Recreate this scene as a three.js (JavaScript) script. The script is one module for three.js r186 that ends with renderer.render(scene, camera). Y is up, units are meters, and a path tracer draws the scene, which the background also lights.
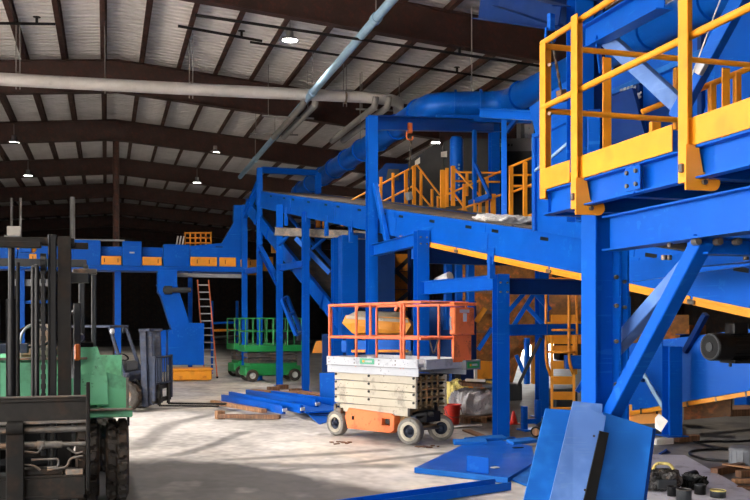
import * as THREE from 'three';
import { mergeGeometries } from 'three/addons/utils/BufferGeometryUtils.js';

// ---------------------------------------------------------------- camera, sky, exposure
const F = 925, HORIZON = 320, EYE = 1.9, YAW = 16.2 * Math.PI / 180;
const scene = new THREE.Scene();
const camera = new THREE.PerspectiveCamera(2 * Math.atan(250 / F) * 180 / Math.PI, 1.5, 0.1, 400);
camera.position.set(0, EYE, 0);
camera.rotation.set(0, -YAW, 0);
camera.setViewOffset(750, 500, 0, 250 - HORIZON, 750, 500);
const renderer = new THREE.WebGLRenderer({ antialias: true });
renderer.toneMapping = THREE.LinearToneMapping;
renderer.toneMappingExposure = 1.06;
renderer.shadowMap.enabled = true;
{ // overcast sky, brighter towards the horizon
  const w = 32, h = 16, d = new Float32Array(w * h * 4);
  for (let y = 0; y < h; y++) for (let x = 0; x < w; x++) {
    const e = (y + 0.5) / h * 2 - 1, k = e < 0 ? 0.35 : 1 - 0.25 * e;   // row 0 is straight down
    d.set([1.02 * k, 1.0 * k, 0.99 * k, 1], (y * w + x) * 4);
  }
  const t = new THREE.DataTexture(d, w, h, THREE.RGBAFormat, THREE.FloatType);
  t.mapping = THREE.EquirectangularReflectionMapping; t.magFilter = THREE.LinearFilter; t.needsUpdate = true;
  scene.background = t; scene.environment = t;
}
scene.backgroundIntensity = scene.environmentIntensity = 19;
{ // unseen high sun added over the left yard to brighten the roof by bounce
  const sun = new THREE.DirectionalLight(0xfff3e2, 110); sun.position.set(-30, 70, -8); sun.target.position.set(0, 0, -14); sun.castShadow = true; sun.shadow.mapSize.set(2048, 2048);
  Object.assign(sun.shadow.camera, { left: -60, right: 60, top: 60, bottom: -60, near: 1, far: 200 }); scene.add(sun, sun.target);
}
const LAMP_CD = 150;

// ---------------------------------------------------------------- measuring: X to the right along the hall's width, Y up, D along the hall
const cY = Math.cos(YAW), sY = Math.sin(YAW);
const W = (X, Y, D) => new THREE.Vector3(X, Y, -D);
const P = (px, py, f) => { const u = (px - 375) / F, v = (HORIZON - py) / F; return W(f * (u * cY + sY), EYE + f * v, f * (cY - u * sY)); };
const PD = (px, py, D) => P(px, py, D / (cY - (px - 375) / F * sY));
const PY = (px, py, Y) => P(px, py, (Y - EYE) * F / (HORIZON - py));
const PX = (px, py, X) => P(px, py, X / ((px - 375) / F * cY + sY));
const add = (a, x, y, d) => new THREE.Vector3(a.x + x, a.y + y, a.z - d);
const lerp = (a, b, t) => a.clone().lerp(b, t);
let seed = 7;
const rnd = () => { seed = (seed * 1664525 + 1013904223) >>> 0; return seed / 4294967296; };
const rr = (a, b) => a + (b - a) * rnd();

// ---------------------------------------------------------------- geometry
function soup(pos, smooth) {
  const g = new THREE.BufferGeometry();
  g.setAttribute('position', new THREE.Float32BufferAttribute(pos, 3));
  g.computeVertexNormals();
  return g;
}
function flat(g) { const n = g.index ? g.toNonIndexed() : g; for (const k of Object.keys(n.attributes)) if (k !== 'position' && k !== 'normal') n.deleteAttribute(k); return n; }
function cbox(w, h, d, c = 0.006) {          // box with chamfered edges, centred
  c = Math.min(c, w * 0.3, h * 0.3, d * 0.3);
  const X = w / 2, Y = h / 2, Z = d / 2, s = [[X, Y, Z], [c, c, c]], pos = [];
  const v = (sx, sy, sz, ax) => [sx * (X - (ax === 0 ? 0 : c)), sy * (Y - (ax === 1 ? 0 : c)), sz * (Z - (ax === 2 ? 0 : c))];
  const tri = (a, b, q) => {
    const n = new THREE.Vector3().subVectors(new THREE.Vector3(...b), new THREE.Vector3(...a)).cross(new THREE.Vector3().subVectors(new THREE.Vector3(...q), new THREE.Vector3(...a)));
    const m = [a[0] + b[0] + q[0], a[1] + b[1] + q[1], a[2] + b[2] + q[2]];
    if (n.x * m[0] + n.y * m[1] + n.z * m[2] < 0) pos.push(...a, ...q, ...b); else pos.push(...a, ...b, ...q);
  };
  const quad = (a, b, q, e) => { tri(a, b, q); tri(a, q, e); };
  for (const k of [-1, 1]) {
    quad(v(k, -1, -1, 0), v(k, 1, -1, 0), v(k, 1, 1, 0), v(k, -1, 1, 0));
    quad(v(-1, k, -1, 1), v(1, k, -1, 1), v(1, k, 1, 1), v(-1, k, 1, 1));
    quad(v(-1, -1, k, 2), v(1, -1, k, 2), v(1, 1, k, 2), v(-1, 1, k, 2));
    for (const l of [-1, 1]) {
      quad(v(k, l, -1, 0), v(k, l, 1, 0), v(k, l, 1, 1), v(k, l, -1, 1));
      quad(v(k, -1, l, 0), v(k, 1, l, 0), v(k, 1, l, 2), v(k, -1, l, 2));
      quad(v(-1, k, l, 1), v(1, k, l, 1), v(1, k, l, 2), v(-1, k, l, 2));
      for (const m of [-1, 1]) tri(v(k, l, m, 0), v(k, l, m, 1), v(k, l, m, 2));
    }
  }
  return soup(pos);
}
const at = (g, x, y, z, ry = 0, rx = 0, rz = 0) => { const m = new THREE.Matrix4().makeRotationFromEuler(new THREE.Euler(rx, ry, rz, 'YXZ')); m.setPosition(x, y, z); return g.applyMatrix4(m); };
const bx = (w, h, d, x, y, z, ry = 0, rx = 0, rz = 0, c) => at(cbox(w, h, d, c), x, y, z, ry, rx, rz);
function frame(a, b, up = new THREE.Vector3(0, 1, 0)) {   // z from a to b, y near up, origin in the middle
  const z = b.clone().sub(a).normalize();
  if (Math.abs(z.dot(up)) > 0.98) up = new THREE.Vector3(0, 0, 1);
  const x = up.clone().cross(z).normalize(), y = z.clone().cross(x);
  return new THREE.Matrix4().makeBasis(x, y, z).setPosition(a.clone().add(b).multiplyScalar(0.5));
}
const bar = (a, b, w, h = w, up, c = 0.006) => cbox(w, h, a.distanceTo(b), c).applyMatrix4(frame(a, b, up));
function prism(pts, len) {                    // polygon in x, y extruded along z, centred
  const s = new THREE.Shape(pts.map((p) => new THREE.Vector2(...p)));
  const g = flat(new THREE.ExtrudeGeometry(s, { depth: len, bevelEnabled: false }));
  g.translate(0, 0, -len / 2); return g;
}
const I = (w, h, t) => [[-w / 2, -h / 2], [w / 2, -h / 2], [w / 2, -h / 2 + t], [t / 2, -h / 2 + t], [t / 2, h / 2 - t], [w / 2, h / 2 - t], [w / 2, h / 2], [-w / 2, h / 2], [-w / 2, h / 2 - t], [-t / 2, h / 2 - t], [-t / 2, -h / 2 + t], [-w / 2, -h / 2 + t]];
const C = (w, h, t) => [[-w / 2, -h / 2], [w / 2, -h / 2], [w / 2, -h / 2 + t], [-w / 2 + t, -h / 2 + t], [-w / 2 + t, h / 2 - t], [w / 2, h / 2 - t], [w / 2, h / 2], [-w / 2, h / 2]];
const L = (w, h, t) => [[-w / 2, -h / 2], [w / 2, -h / 2], [w / 2, -h / 2 + t], [-w / 2 + t, -h / 2 + t], [-w / 2 + t, h / 2], [-w / 2, h / 2]];
const prof = (pts, a, b, up) => prism(pts, a.distanceTo(b)).applyMatrix4(frame(a, b, up));
const ibeam = (a, b, w, h, t = 0.012, up) => prof(I(w, h, t), a, b, up);
function tube(a, b, r, seg = 10, r2 = r) { const g = new THREE.CylinderGeometry(r2, r, a.distanceTo(b), seg); g.rotateX(Math.PI / 2); return flat(g.applyMatrix4(frame(a, b))); }
function pipe(pts, r, bend = 0.2, seg = 12) { // pipe through points with rounded bends
  const path = new THREE.CurvePath(); let last = pts[0];
  for (let i = 1; i < pts.length - 1; i++) {
    const p = pts[i], k = Math.min(bend, p.distanceTo(pts[i - 1]) * 0.45, p.distanceTo(pts[i + 1]) * 0.45);
    const a = p.clone().add(pts[i - 1].clone().sub(p).setLength(k)), b = p.clone().add(pts[i + 1].clone().sub(p).setLength(k));
    path.add(new THREE.LineCurve3(last, a)); path.add(new THREE.QuadraticBezierCurve3(a, p, b)); last = b;
  }
  path.add(new THREE.LineCurve3(last, pts[pts.length - 1]));
  const fr = [], N = 8, all = [];
  for (const c of path.curves) { const n = c.isLineCurve3 ? 1 : N; for (let i = 0; i < n; i++) all.push(c.getPoint(i / n)); }
  all.push(pts[pts.length - 1]);
  const ring = []; let n0 = null;
  for (let i = 0; i < all.length; i++) {
    const t = all[Math.min(i + 1, all.length - 1)].clone().sub(all[Math.max(i - 1, 0)]).normalize();
    if (!n0) n0 = Math.abs(t.y) > 0.9 ? new THREE.Vector3(1, 0, 0) : new THREE.Vector3(0, 1, 0);
    const x = n0.clone().sub(t.clone().multiplyScalar(n0.dot(t))).normalize(); n0 = x;
    const y = t.clone().cross(x), row = [];
    for (let k = 0; k < seg; k++) { const w = k / seg * 2 * Math.PI; row.push(all[i].clone().add(x.clone().multiplyScalar(r * Math.cos(w))).add(y.clone().multiplyScalar(r * Math.sin(w)))); }
    ring.push([row, all[i]]);
  }
  const pos = [], nor = [];
  const put = (v, c) => { pos.push(v.x, v.y, v.z); const n = v.clone().sub(c).normalize(); nor.push(n.x, n.y, n.z); };
  for (let i = 0; i + 1 < ring.length; i++) for (let k = 0; k < seg; k++) {
    const [A, ca] = ring[i], [B, cb] = ring[i + 1], m = (k + 1) % seg;
    put(A[k], ca); put(A[m], ca); put(B[m], cb); put(A[k], ca); put(B[m], cb); put(B[k], cb);
  }
  for (const [[row, c], s] of [[ring[0], 1], [ring[ring.length - 1], 0]]) for (let k = 0; k < seg; k++) { const m = (k + 1) % seg; put(c, c); if (s) { put(row[m], c); put(row[k], c); } else { put(row[k], c); put(row[m], c); } }
  for (let i = 0; i < nor.length; i += 3) if (!nor[i] && !nor[i + 1] && !nor[i + 2]) nor[i + 1] = 1;
  const g = new THREE.BufferGeometry();
  g.setAttribute('position', new THREE.Float32BufferAttribute(pos, 3)); g.setAttribute('normal', new THREE.Float32BufferAttribute(nor, 3));
  return g;
}
const lathe = (pts, seg = 24) => flat(new THREE.LatheGeometry(pts.map((p) => new THREE.Vector2(...p)), seg));
function slab(c, t) {                          // solid from a polygon of 3-D corners (convex), thickness t along its normal
  const n = new THREE.Vector3();
  for (let i = 0; i < c.length; i++) { const a = c[i], b = c[(i + 1) % c.length]; n.x += (a.y - b.y) * (a.z + b.z); n.y += (a.z - b.z) * (a.x + b.x); n.z += (a.x - b.x) * (a.y + b.y); }
  n.setLength(t);
  const d = c.map((p) => p.clone().sub(n)), pos = [];
  const tri = (...v) => v.forEach((p) => pos.push(p.x, p.y, p.z));
  for (let i = 1; i + 1 < c.length; i++) { tri(c[0], c[i], c[i + 1]); tri(d[0], d[i + 1], d[i]); }
  for (let i = 0; i < c.length; i++) { const k = (i + 1) % c.length; tri(c[i], d[i], d[k]); tri(c[i], d[k], c[k]); }
  return soup(pos);
}
function lumpy(w, h, d, amp, f = 3, s = 1, seg = 10) { // crumpled soft box, base at y = 0
  const g = flat(new THREE.BoxGeometry(w, h, d, seg, seg, seg)), p = g.attributes.position, q = new THREE.Vector3();
  for (let i = 0; i < p.count; i++) {
    q.fromBufferAttribute(p, i);
    const nx = q.x / w * 2, ny = q.y / h * 2, nz = q.z / d * 2, round = 1 - 0.12 * (nx * nx * ny * ny + nz * nz * ny * ny + nx * nx * nz * nz);
    const o = amp * (Math.sin(q.x * f * 3.1 / w + s) * Math.cos(q.y * f * 2.7 / h + s * 2) + 0.6 * Math.sin(q.z * f * 6.3 / d + q.x * f * 4 / w + s * 3));
    p.setXYZ(i, q.x * round + o * nx, q.y * round + h / 2 + (ny > -0.9 ? o : 0), q.z * round + o * nz);
  }
  g.computeVertexNormals(); return g;
}
function merge(list) {
  const all = (Array.isArray(list) ? list : [list]).map(flat);
  const g = all.length > 1 ? mergeGeometries(all) : all[0], p = g.attributes.position, n = g.attributes.normal, uv = new Float32Array(p.count * 2);
  for (let i = 0; i < p.count; i += 3) {       // uv in metres, along each face's own plane
    let x = 0, y = 0, z = 0;
    for (let k = 0; k < 3; k++) { x += n.getX(i + k); y += n.getY(i + k); z += n.getZ(i + k); }
    x = Math.abs(x); y = Math.abs(y); z = Math.abs(z);
    for (let k = i; k < i + 3; k++) {
      const [a, b] = x >= y && x >= z ? [p.getZ(k), p.getY(k)] : y >= z ? [p.getX(k), p.getZ(k)] : [p.getX(k), p.getY(k)];
      uv[2 * k] = a; uv[2 * k + 1] = b;
    }
  }
  g.setAttribute('uv', new THREE.BufferAttribute(uv, 2));
  return g;
}

// ---------------------------------------------------------------- naming
const taken = new Map();
const numbered = (n) => { const k = taken.get(n) ?? 0; taken.set(n, k + 1); return k ? n + '_' + String(k).padStart(3, '0') : n; };
class Thing {                                  // pieces are given in world coordinates unless local is set
  constructor(name, label, category, pos, { group, local = false, turn = 0, kind } = {}) {
    this.g = new THREE.Group(); this.g.name = numbered(name); this.g.position.copy(pos); this.g.rotation.y = turn; this.local = local; this.pos = pos;
    this.g.userData = kind ? { kind } : { label, category }; if (group) this.g.userData.group = group;
    scene.add(this.g);
  }
  part(name, list, mat, parent, label, kind) {
    const geo = merge(list);
    if (!this.local) geo.translate(-this.pos.x, -this.pos.y, -this.pos.z);
    const m = new THREE.Mesh(geo, mat); m.name = name; m.castShadow = m.receiveShadow = true;
    if (label) m.userData.label = label; if (kind) m.userData.kind = kind;
    (parent ?? this.g).add(m); return m;
  }
  copy(label, pos, turn = this.g.rotation.y) {
    const c = this.g.clone(); c.name = numbered(this.g.name); c.position.copy(pos); c.rotation.y = turn; c.userData = { ...this.g.userData, label }; scene.add(c); return c;
  }
}
const lone = (name, label, category, list, mat, group) => {     // a thing that is one mesh
  const geo = merge(list); geo.computeBoundingBox(); const b = geo.boundingBox, o = new THREE.Vector3((b.min.x + b.max.x) / 2, b.min.y, (b.min.z + b.max.z) / 2);
  geo.translate(-o.x, -o.y, -o.z);
  const m = new THREE.Mesh(geo, mat); m.name = numbered(name); m.position.copy(o); m.castShadow = m.receiveShadow = true;
  m.userData = { label, category }; if (group) m.userData.group = group; scene.add(m); return m;
};
const struct = (name, list, mat) => { const m = lone(name, '', '', list, mat); m.userData = { kind: 'structure' }; return m; };

// ---------------------------------------------------------------- procedural materials
const hash = (x, y, s) => { let h = Math.imul(x, 374761393) ^ Math.imul(y, 668265263) ^ Math.imul(s, 2246822519); h = Math.imul(h ^ (h >>> 13), 1274126177); return ((h ^ (h >>> 16)) >>> 0) / 4294967296; };
function noise(x, y, per, s) {                 // value noise, repeats after per cells
  const xi = Math.floor(x), yi = Math.floor(y), fx = x - xi, fy = y - yi, w = (t) => t * t * (3 - 2 * t), m = (k) => ((k % per) + per) % per;
  const a = hash(m(xi), m(yi), s), b = hash(m(xi + 1), m(yi), s), c = hash(m(xi), m(yi + 1), s), d = hash(m(xi + 1), m(yi + 1), s);
  return a + (b - a) * w(fx) + (c - a) * w(fy) + (a - b - c + d) * w(fx) * w(fy);
}
const fbm = (u, v, per, s, oct = 4) => { let a = 0, k = 0.5, t = 0; for (let i = 0; i < oct; i++) { a += k * noise(u * per, v * per, per, s + i); t += k; per *= 2; k *= 0.55; } return a / t; };
function tex(n, m, fn, srgb, metres = 1, my = metres) {
  const d = new Uint8Array(n * m * 4);
  for (let y = 0; y < m; y++) for (let x = 0; x < n; x++) { const c = fn(x / n, y / m), o = (y * n + x) * 4; for (let k = 0; k < 3; k++) d[o + k] = Math.max(0, Math.min(255, 255 * (c.length ? c[k] : c))); d[o + 3] = 255; }
  const t = new THREE.DataTexture(d, n, m); t.wrapS = t.wrapT = THREE.RepeatWrapping; t.magFilter = THREE.LinearFilter; t.minFilter = THREE.LinearMipmapLinearFilter; t.generateMipmaps = true;
  if (srgb) t.colorSpace = THREE.SRGBColorSpace; t.repeat.set(1 / metres, 1 / my); t.needsUpdate = true; return t;
}
const step = (a, b, x) => { const t = Math.max(0, Math.min(1, (x - a) / (b - a))); return t * t * (3 - 2 * t); };
const scratch = (u, v, s) => step(0.8, 0.86, noise(u * 9, v * 160, 480, s)) * step(0.5, 0.75, fbm(u, v, 5, s + 9));
const T = {
  paint: tex(512, 512, (u, v) => { const a = fbm(u, v, 4, 11), b = fbm(u, v, 24, 5); return 0.82 + 0.16 * a + 0.06 * (b - 0.5) - 0.05 * step(0.62, 0.8, fbm(u, v, 9, 31)); }, true, 2.2),
  blue: tex(1024, 1024, (u, v) => { const a = fbm(u, v, 4, 11), k = 0.9 + 0.12 * (a - 0.5), s = 0.18 * step(0.66, 0.72, fbm(u, v, 44, 91)) * step(0.48, 0.66, fbm(u, v, 7, 95)) + 0.2 * scratch(u, v, 97), h = 0.045 * step(0.5, 0.75, fbm(u, v, 9, 93)); return [0.012 + 0.45 * s + 0.1 * h, 0.335 * k + 0.32 * s + 0.3 * h, 0.76 * k + 0.16 * s + 0.3 * h]; }, true, 2.6),
  worn: tex(512, 512, (u, v) => { const a = fbm(u, v, 5, 2), d = step(0.52, 0.74, fbm(u, v, 7, 71)), s = step(0.7, 0.78, fbm(u, v, 40, 8)) * step(0.45, 0.6, a); return 0.92 + 0.08 * a - 0.3 * d * fbm(u, v, 30, 3) - 0.3 * s; }, true, 1.3),
  rough: tex(512, 512, (u, v) => { const a = fbm(u, v, 6, 21); return 0.8 + 0.3 * (a - 0.5); }, false, 1.7),
  scuff: tex(512, 512, (u, v) => { const a = fbm(u, v, 4, 201), c = step(0.45, 0.7, fbm(u, v, 6, 211)) * fbm(u, v, 18, 214), s = scratch(u, v, 221); const k = 0.72 + 0.2 * a + 0.12 * c; return [k + 0.12 * c + 0.1 * s, k + 0.06 * c + 0.06 * s, k]; }, true, 1.4),
  dirt: tex(512, 512, (u, v) => { const a = fbm(u, v, 5, 41), b = fbm(u, v, 28, 42); const k = 0.55 + 0.45 * a, r = step(0.5, 0.75, fbm(u, v, 8, 47)); return [k * (0.85 + 0.35 * r) * (0.8 + 0.4 * b), k * (0.83 + 0.15 * r) * (0.8 + 0.4 * b), k * (0.8) * (0.8 + 0.4 * b)]; }, true, 1.1),
  wood: tex(256, 512, (u, v) => { const g = noise(u * 40 + 2 * fbm(u, v, 3, 6), v * 2, 40, 61), k = 0.7 + 0.3 * g - 0.2 * step(0.7, 0.9, fbm(u, v, 10, 65)); return [k, k * 0.95, k * 0.9]; }, true, 0.5, 1.6),
  bump: tex(256, 256, (u, v) => fbm(u, v, 16, 81), false, 0.4),
};
function std(color, o = {}) {
  const { m = T.paint, r = 0.5, rm = T.rough, metal = 0, ...rest } = o;
  return new THREE.MeshPhysicalMaterial({ color, map: m, roughness: r, roughnessMap: rm, metalness: metal, ...rest });
}
const M = {
  blue: std(0xffffff, { m: T.blue, r: 0.5, specularColor: new THREE.Color(0.25, 0.5, 1) }),
  sheet: std(new THREE.Color(0.016, 0.165, 0.66), { r: 0.6, m: T.scuff, specularIntensity: 0.45, specularColor: new THREE.Color(0.4, 0.65, 1) }),  // panel blue with reflected light put into the colour
  paleLitBlue: std(new THREE.Color(0.11, 0.25, 0.66), { r: 0.55, m: T.scuff, specularIntensity: 0.5 }),  // pale blue, partly light falling on panel and brace put into the colour
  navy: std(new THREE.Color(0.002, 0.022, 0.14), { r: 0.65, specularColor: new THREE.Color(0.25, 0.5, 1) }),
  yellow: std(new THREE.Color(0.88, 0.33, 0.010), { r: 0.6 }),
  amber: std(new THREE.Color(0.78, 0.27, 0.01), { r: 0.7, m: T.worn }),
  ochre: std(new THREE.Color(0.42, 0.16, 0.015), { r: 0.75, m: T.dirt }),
  rail: std(new THREE.Color(0.72, 0.15, 0.05), { r: 0.7, m: T.worn }),
  orange: std(new THREE.Color(0.85, 0.19, 0.045), { r: 0.7, m: T.worn }),
  cream: std(new THREE.Color(0.47, 0.42, 0.325), { r: 0.6, m: T.worn }),
  tan: std(new THREE.Color(0.45, 0.32, 0.16), { r: 0.75, m: T.dirt }),
  white: std(new THREE.Color(0.42, 0.44, 0.48), { r: 0.6, m: T.worn }),
  galv: std(new THREE.Color(0.62, 0.63, 0.65), { r: 0.6, metal: 0.15 }),
  conduit: std(new THREE.Color(0.30, 0.31, 0.32), { r: 0.6, metal: 0.3 }),
  pale: std(new THREE.Color(0.30, 0.50, 0.72), { r: 0.6 }),
  maroon: std(new THREE.Color(0.048, 0.013, 0.011), { r: 0.85, m: T.dirt }),
  purlin: std(new THREE.Color(0.085, 0.030, 0.022), { r: 0.85, m: T.dirt }),
  roof: std(new THREE.Color(0.90, 0.90, 0.92), { r: 0.75, m: T.paint }),
  wall: std(new THREE.Color(0.07, 0.055, 0.05), { r: 0.9, m: T.dirt }),
  belt: std(new THREE.Color(0.09, 0.075, 0.065), { r: 0.9, m: T.dirt }),
  rubber: std(new THREE.Color(0.009, 0.009, 0.009), { specularIntensity: 0.4, r: 0.85, m: T.dirt }),
  tyre: std(new THREE.Color(0.075, 0.064, 0.054), { r: 0.95, m: T.dirt }),
  greytyre: std(new THREE.Color(0.20, 0.185, 0.165), { r: 0.95, m: T.worn }),
  black: std(new THREE.Color(0.008, 0.008, 0.009), { r: 0.5, specularIntensity: 0.5 }),
  mast: std(new THREE.Color(0.017, 0.0155, 0.0145), { r: 0.8, m: T.dirt, specularIntensity: 0.4 }),
  carriage: std(new THREE.Color(0.026, 0.023, 0.020), { r: 0.75, m: T.dirt, specularIntensity: 0.5 }),
  steel: std(new THREE.Color(0.26, 0.25, 0.245), { r: 0.6, m: T.dirt, metal: 0.4 }),
  chrome: std(new THREE.Color(0.6, 0.6, 0.6), { r: 0.3, metal: 0.9 }),
  green: std(new THREE.Color(0.15, 0.50, 0.28), { r: 0.7, m: T.worn }),
  liftgreen: std(new THREE.Color(0.015, 0.30, 0.07), { r: 0.6 }),
  dustblue: std(new THREE.Color(0.048, 0.074, 0.155), { specularIntensity: 0.6, r: 0.8, m: T.dirt }),
  seat: std(new THREE.Color(0.36, 0.33, 0.30), { r: 0.9, m: T.dirt }),
  wood: std(new THREE.Color(0.40, 0.225, 0.12), { r: 0.85, m: T.wood }),
  darkwood: std(new THREE.Color(0.22, 0.115, 0.06), { r: 0.85, m: T.wood }),
  red: std(new THREE.Color(0.72, 0.03, 0.015), { r: 0.5 }),
  teal: std(new THREE.Color(0.04, 0.36, 0.20), { r: 0.6 }),
  lamp: new THREE.MeshStandardMaterial({ color: 0xffffff, emissive: new THREE.Color(1, 0.98, 0.95), emissiveIntensity: 14 }),
  amberlens: new THREE.MeshPhysicalMaterial({ color: new THREE.Color(0.50, 0.11, 0.012), roughness: 0.4 }),
  paper: std(new THREE.Color(0.75, 0.73, 0.68), { r: 0.9 }),
  grey: std(new THREE.Color(0.20, 0.21, 0.23), { r: 0.7 }),
  charcoal: std(new THREE.Color(0.028, 0.032, 0.036), { r: 0.7 }),
  insul: std(new THREE.Color(0.75, 0.62, 0.20), { r: 0.95, m: T.worn, bumpMap: T.bump, bumpScale: 0.02 }),
  wrap: new THREE.MeshPhysicalMaterial({ color: new THREE.Color(0.50, 0.50, 0.51), roughness: 0.3, clearcoat: 0.5, map: T.worn, bumpMap: T.bump, bumpScale: 0.02 }),
};

// ================================================================ THE HALL
const X0 = -13, X1 = 21, D0 = -9, D1 = 92, RX = 0.35, RY = 10.3, SL = 1 / 12;
const roofY = (x) => RY - SL * Math.abs(x - RX);
{ // concrete floor: paler middle, tyre marks, dark patches, painted shade at right
  const blot = (x, d, cx, cd, rx, rd) => Math.max(0, 1 - Math.hypot((x - cx) / rx, (d - cd) / rd));
  const line = (x, d, a, b, w) => { const ux = b[0] - a[0], ud = b[1] - a[1], t = Math.max(0, Math.min(1, ((x - a[0]) * ux + (d - a[1]) * ud) / (ux * ux + ud * ud))); return Math.max(0, 1 - Math.hypot(x - a[0] - t * ux, d - a[1] - t * ud) / w); };
  const marks = [[[0.6, 12.4], [3.6, 11.6], 0.3], [[1.6, 12.6], [3.9, 13.0], 0.22], [[0.4, 11.2], [2.6, 10.6], 0.3], [[2.2, 11.6], [4.6, 12.4], 0.15], [[0.3, 14.2], [1.2, 17.4], 0.28], [[1.2, 17.4], [2.6, 19.5], 0.25], [[0.9, 13.2], [2.2, 15.6], 0.2], [[1.0, 20.3], [4.0, 20.6], 0.25]];
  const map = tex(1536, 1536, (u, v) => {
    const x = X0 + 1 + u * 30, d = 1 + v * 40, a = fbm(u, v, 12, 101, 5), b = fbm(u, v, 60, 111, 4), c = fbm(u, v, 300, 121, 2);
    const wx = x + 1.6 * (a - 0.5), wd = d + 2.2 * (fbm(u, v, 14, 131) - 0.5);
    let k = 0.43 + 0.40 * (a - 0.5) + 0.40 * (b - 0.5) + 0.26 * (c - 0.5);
    const paler = step(0.1, 0.7, blot(wx, wd, 2.3, 16.6, 5.5, 5.0)) * (0.6 + 0.6 * a);
    k += 0.12 * paler;
    let darkening = 1.15 * step(-0.1, 0.8, 13.2 - (0.4 * d + 0.6 * wd) - 1.2 * Math.max(0, wx - 1.0) - 2.5 * step(4.2, 6, x)) * (0.38 + 1.35 * b) * step(-0.35, 0.2, x * 0.02 + 0.6 - 0.5 * step(0.5, 0.72, fbm(u, v, 44, 161))) + 0.8 * step(0.1, 0.5, blot(wx, wd, 1.6, 11.0, 1.5, 1.5)) * b;
    for (const [p, q, w] of marks) darkening = Math.max(darkening, 0.75 * step(0, 0.8, line(wx * 0.3 + x * 0.7, wd * 0.3 + d * 0.7, p, q, w)) * (0.4 + 0.9 * b));
    darkening += 0.5 * step(0.58, 0.75, fbm(u, v, 34, 141)) * step(9, 16, d) * 0.4;
    darkening += 1.05 * step(4.6, 7.4, x + 0.5 * (a - 0.5)) * step(6, 8, d) * (0.6 + 0.6 * b);  // right side darker: shade under the conveyors put into the floor colour
    k *= 1 - 0.86 * Math.max(0, Math.min(1, darkening));
    const warm = 0.03 + 0.12 * step(0.45, 0.7, fbm(u, v, 20, 151)) * (1 - paler);
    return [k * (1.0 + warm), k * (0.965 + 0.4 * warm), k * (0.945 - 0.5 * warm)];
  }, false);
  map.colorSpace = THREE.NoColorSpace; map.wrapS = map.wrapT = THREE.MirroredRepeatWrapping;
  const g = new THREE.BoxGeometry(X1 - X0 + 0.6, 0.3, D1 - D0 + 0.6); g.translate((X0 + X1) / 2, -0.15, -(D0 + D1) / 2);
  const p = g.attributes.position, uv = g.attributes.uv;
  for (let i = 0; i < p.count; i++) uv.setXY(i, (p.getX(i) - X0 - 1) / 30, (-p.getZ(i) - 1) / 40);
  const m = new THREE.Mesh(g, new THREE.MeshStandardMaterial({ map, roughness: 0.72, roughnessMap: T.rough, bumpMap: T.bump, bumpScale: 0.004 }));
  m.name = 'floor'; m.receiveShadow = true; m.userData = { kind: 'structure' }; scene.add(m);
  struct('ground', [bx(160, 0.2, 240, 0, -0.42, -30)], std(new THREE.Color(0.62, 0.60, 0.57), { m: T.dirt, r: 0.9 }));
}
{ // walls with door openings: [from, to, height]; daylight comes in through these
  const wallAlong = (name, X, holes, top) => {
    const g = []; let d = D0; const put = (a, b, y0, y1) => b - a > 0.01 && y1 - y0 > 0.01 && g.push(bx(0.3, y1 - y0, b - a, X, (y0 + y1) / 2, -(a + b) / 2));
    for (const [a, b, h] of holes) { put(d, a, 0, top); put(a, b, h, top); d = b; }
    put(d, D1, 0, top); return struct(name, g, M.wall);
  };
  wallAlong('wall_left', X0 - 0.15, [[-5, 1.6, 7], [3.6, 11, 7], [13, 19, 7]], roofY(X0));
  wallAlong('wall_right', X1 + 0.15, [[41, 48, 4]], roofY(X1));
  const end = (name, D, holes) => {
    const g = []; let x = X0 - 0.3; const peak = (a, b, y0) => { if (b - a > 0.01) g.push(prism([[a, y0], [b, y0], [b, roofY(b)], ...(a < RX && b > RX ? [[RX, RY]] : []), [a, roofY(a)]], 0.3).translate(0, 0, -D)); };
    for (const [a, b, h] of holes) { peak(x, a, 0); peak(a, b, h); x = b; }
    peak(x, X1 + 0.3, 0); return struct(name, g, M.wall);
  };
  end('wall_far', D1, []); end('wall_near', D0, [[-11, -5, 6]]);
}
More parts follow.
